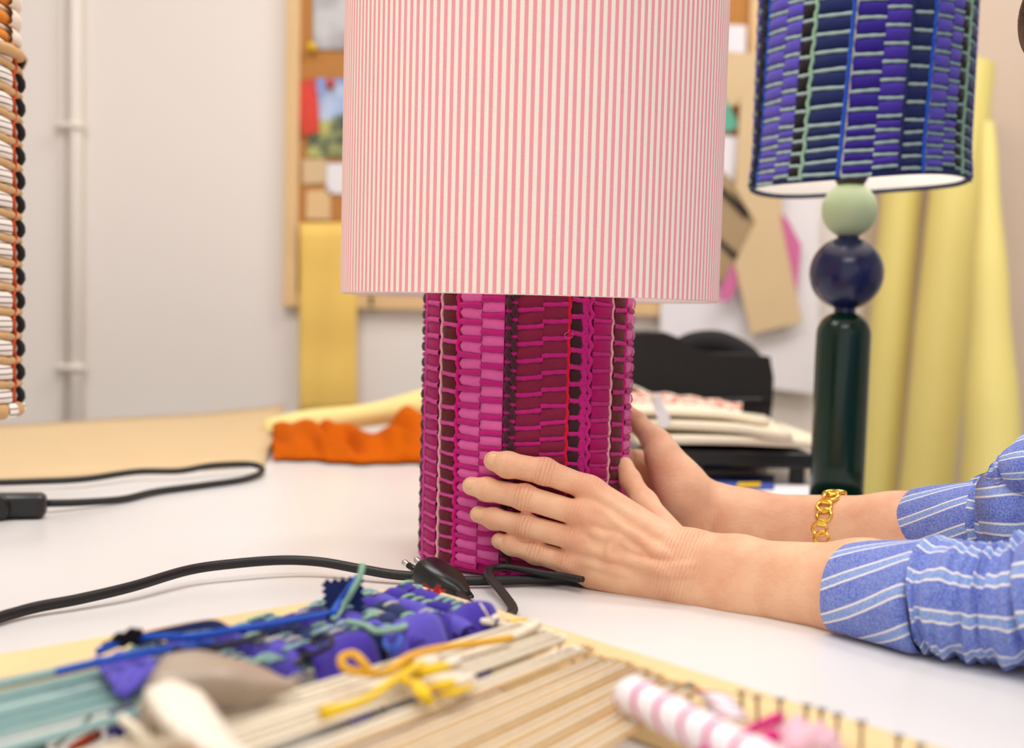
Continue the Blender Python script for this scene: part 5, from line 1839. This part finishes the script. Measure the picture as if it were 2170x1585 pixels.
knot('frayed scarlet yarn knot farther left on the loom corner', tp(846, 1262, LZ + .006), 'bright', 0.0035, 8)
knot('plump scarlet yarn knot against the first nail', tp(874, 1258, LZ + .006), 'bright', 0.0042, 3)
knot('scarlet thread tuft right beside the mains plug', tp(918, 1256, LZ + .007), 'bright', 0.0032, 12)
knot('cream yarn knot on the rail beside the teal threads', tp(1040, 1316, LZ + .008), 'felt', 0.0044, 2)
knot('greyish cream yarn knot between the cream knot and the yellow threads', tp(1068, 1326, LZ + .006), 'linen', 0.0042, 2)
knot('yellow thread tuft on the loom rail', tp(1098, 1322, LZ + .007), 'yell', 0.0026, 6)
knot('cream yarn lump on the fourth linen nail', tp(1178, 1386, LZ + .008), 'felt', 0.0042, 1)

# pink things on the rail
a, b = tp(1330, 1468, .036), tp(1640, 1630, .036)
d_ = b - a
Lr = np.linalg.norm(d_); d_ /= Lr
e1 = np.cross(d_, (0, 0, 1.0)); e1 /= np.linalg.norm(e1)
e2 = np.cross(e1, d_)
pts, uvs = [], []
for i in range(41):
    v = i / 40
    r_ = 0.0078 * (1 + 0.025 * math.sin(v * 23)) * (1 if i not in (0, 40) else 0.55)
    pts.append([a + d_ * Lr * v + e1 * math.cos(p) * r_ + e2 * math.sin(p) * r_ * 0.9 for p in np.linspace(0, 2 * PI, 25)])
    uvs.append([(p / 6.28, Lr * v + 0.004 * math.sin(p)) for p in np.linspace(0, 2 * PI, 25)])
bq = MB().grid(pts, uvs=uvs)
bq.f.append(tuple(range(24))[::-1])
tag(bq.obj('rolled_cloth', 'candy'), 'rolled white cloth with magenta stripes lying along the loom rail', 'cloth')
P = [[tp(1476 + 70 * u + 40 * v, 1462 + 14 * u + 52 * v, .030 + .006 * math.sin(PI * u)) for v in np.linspace(0, 1, 10)] for u in np.linspace(0, 1, 8)]
q = MB().sheet(P, 0.0016)
q.uv = [(u_, v_ * 0.04) for u_, v_ in q.uv]
tag(q.obj('cloth_strip', 'candy'), 'loose white strip with thin pink stripes among the nails', 'cloth')
tag(MB().tube([tp(1480, 1600, .034), tp(1560, 1562, .037), tp(1654, 1518, .036)], 0.0020, 8, smooth=6).obj('loose_yarn', 'hot'), 'hot pink yarn stretched straight to a loom nail', 'yarn')
tag(MB().tube([tp(1560, 1608, .034), tp(1605, 1582, .036), tp(1638, 1562, .036)], [0.0018, 0.002, 0.0034], 8, smooth=6).obj('loose_yarn', 'hot'), 'short hot pink yarn ending in a knot by the pink cloth', 'yarn')
tsheet('crumpled pale pink cloth around the loom nails at the right', [[(1636, 1536, .030), (1680, 1524, .036), (1735, 1536, .034), (1770, 1552, .028)], [(1650, 1566, .034), (1690, 1554, .042), (1740, 1560, .038), (1776, 1572, .030)], [(1640, 1610, .032), (1690, 1596, .038), (1745, 1594, .034), (1790, 1600, .028)]], 'pinkc', name='pink_cloth', wav=0.0015, nu=16, nv=8, cat='cloth')
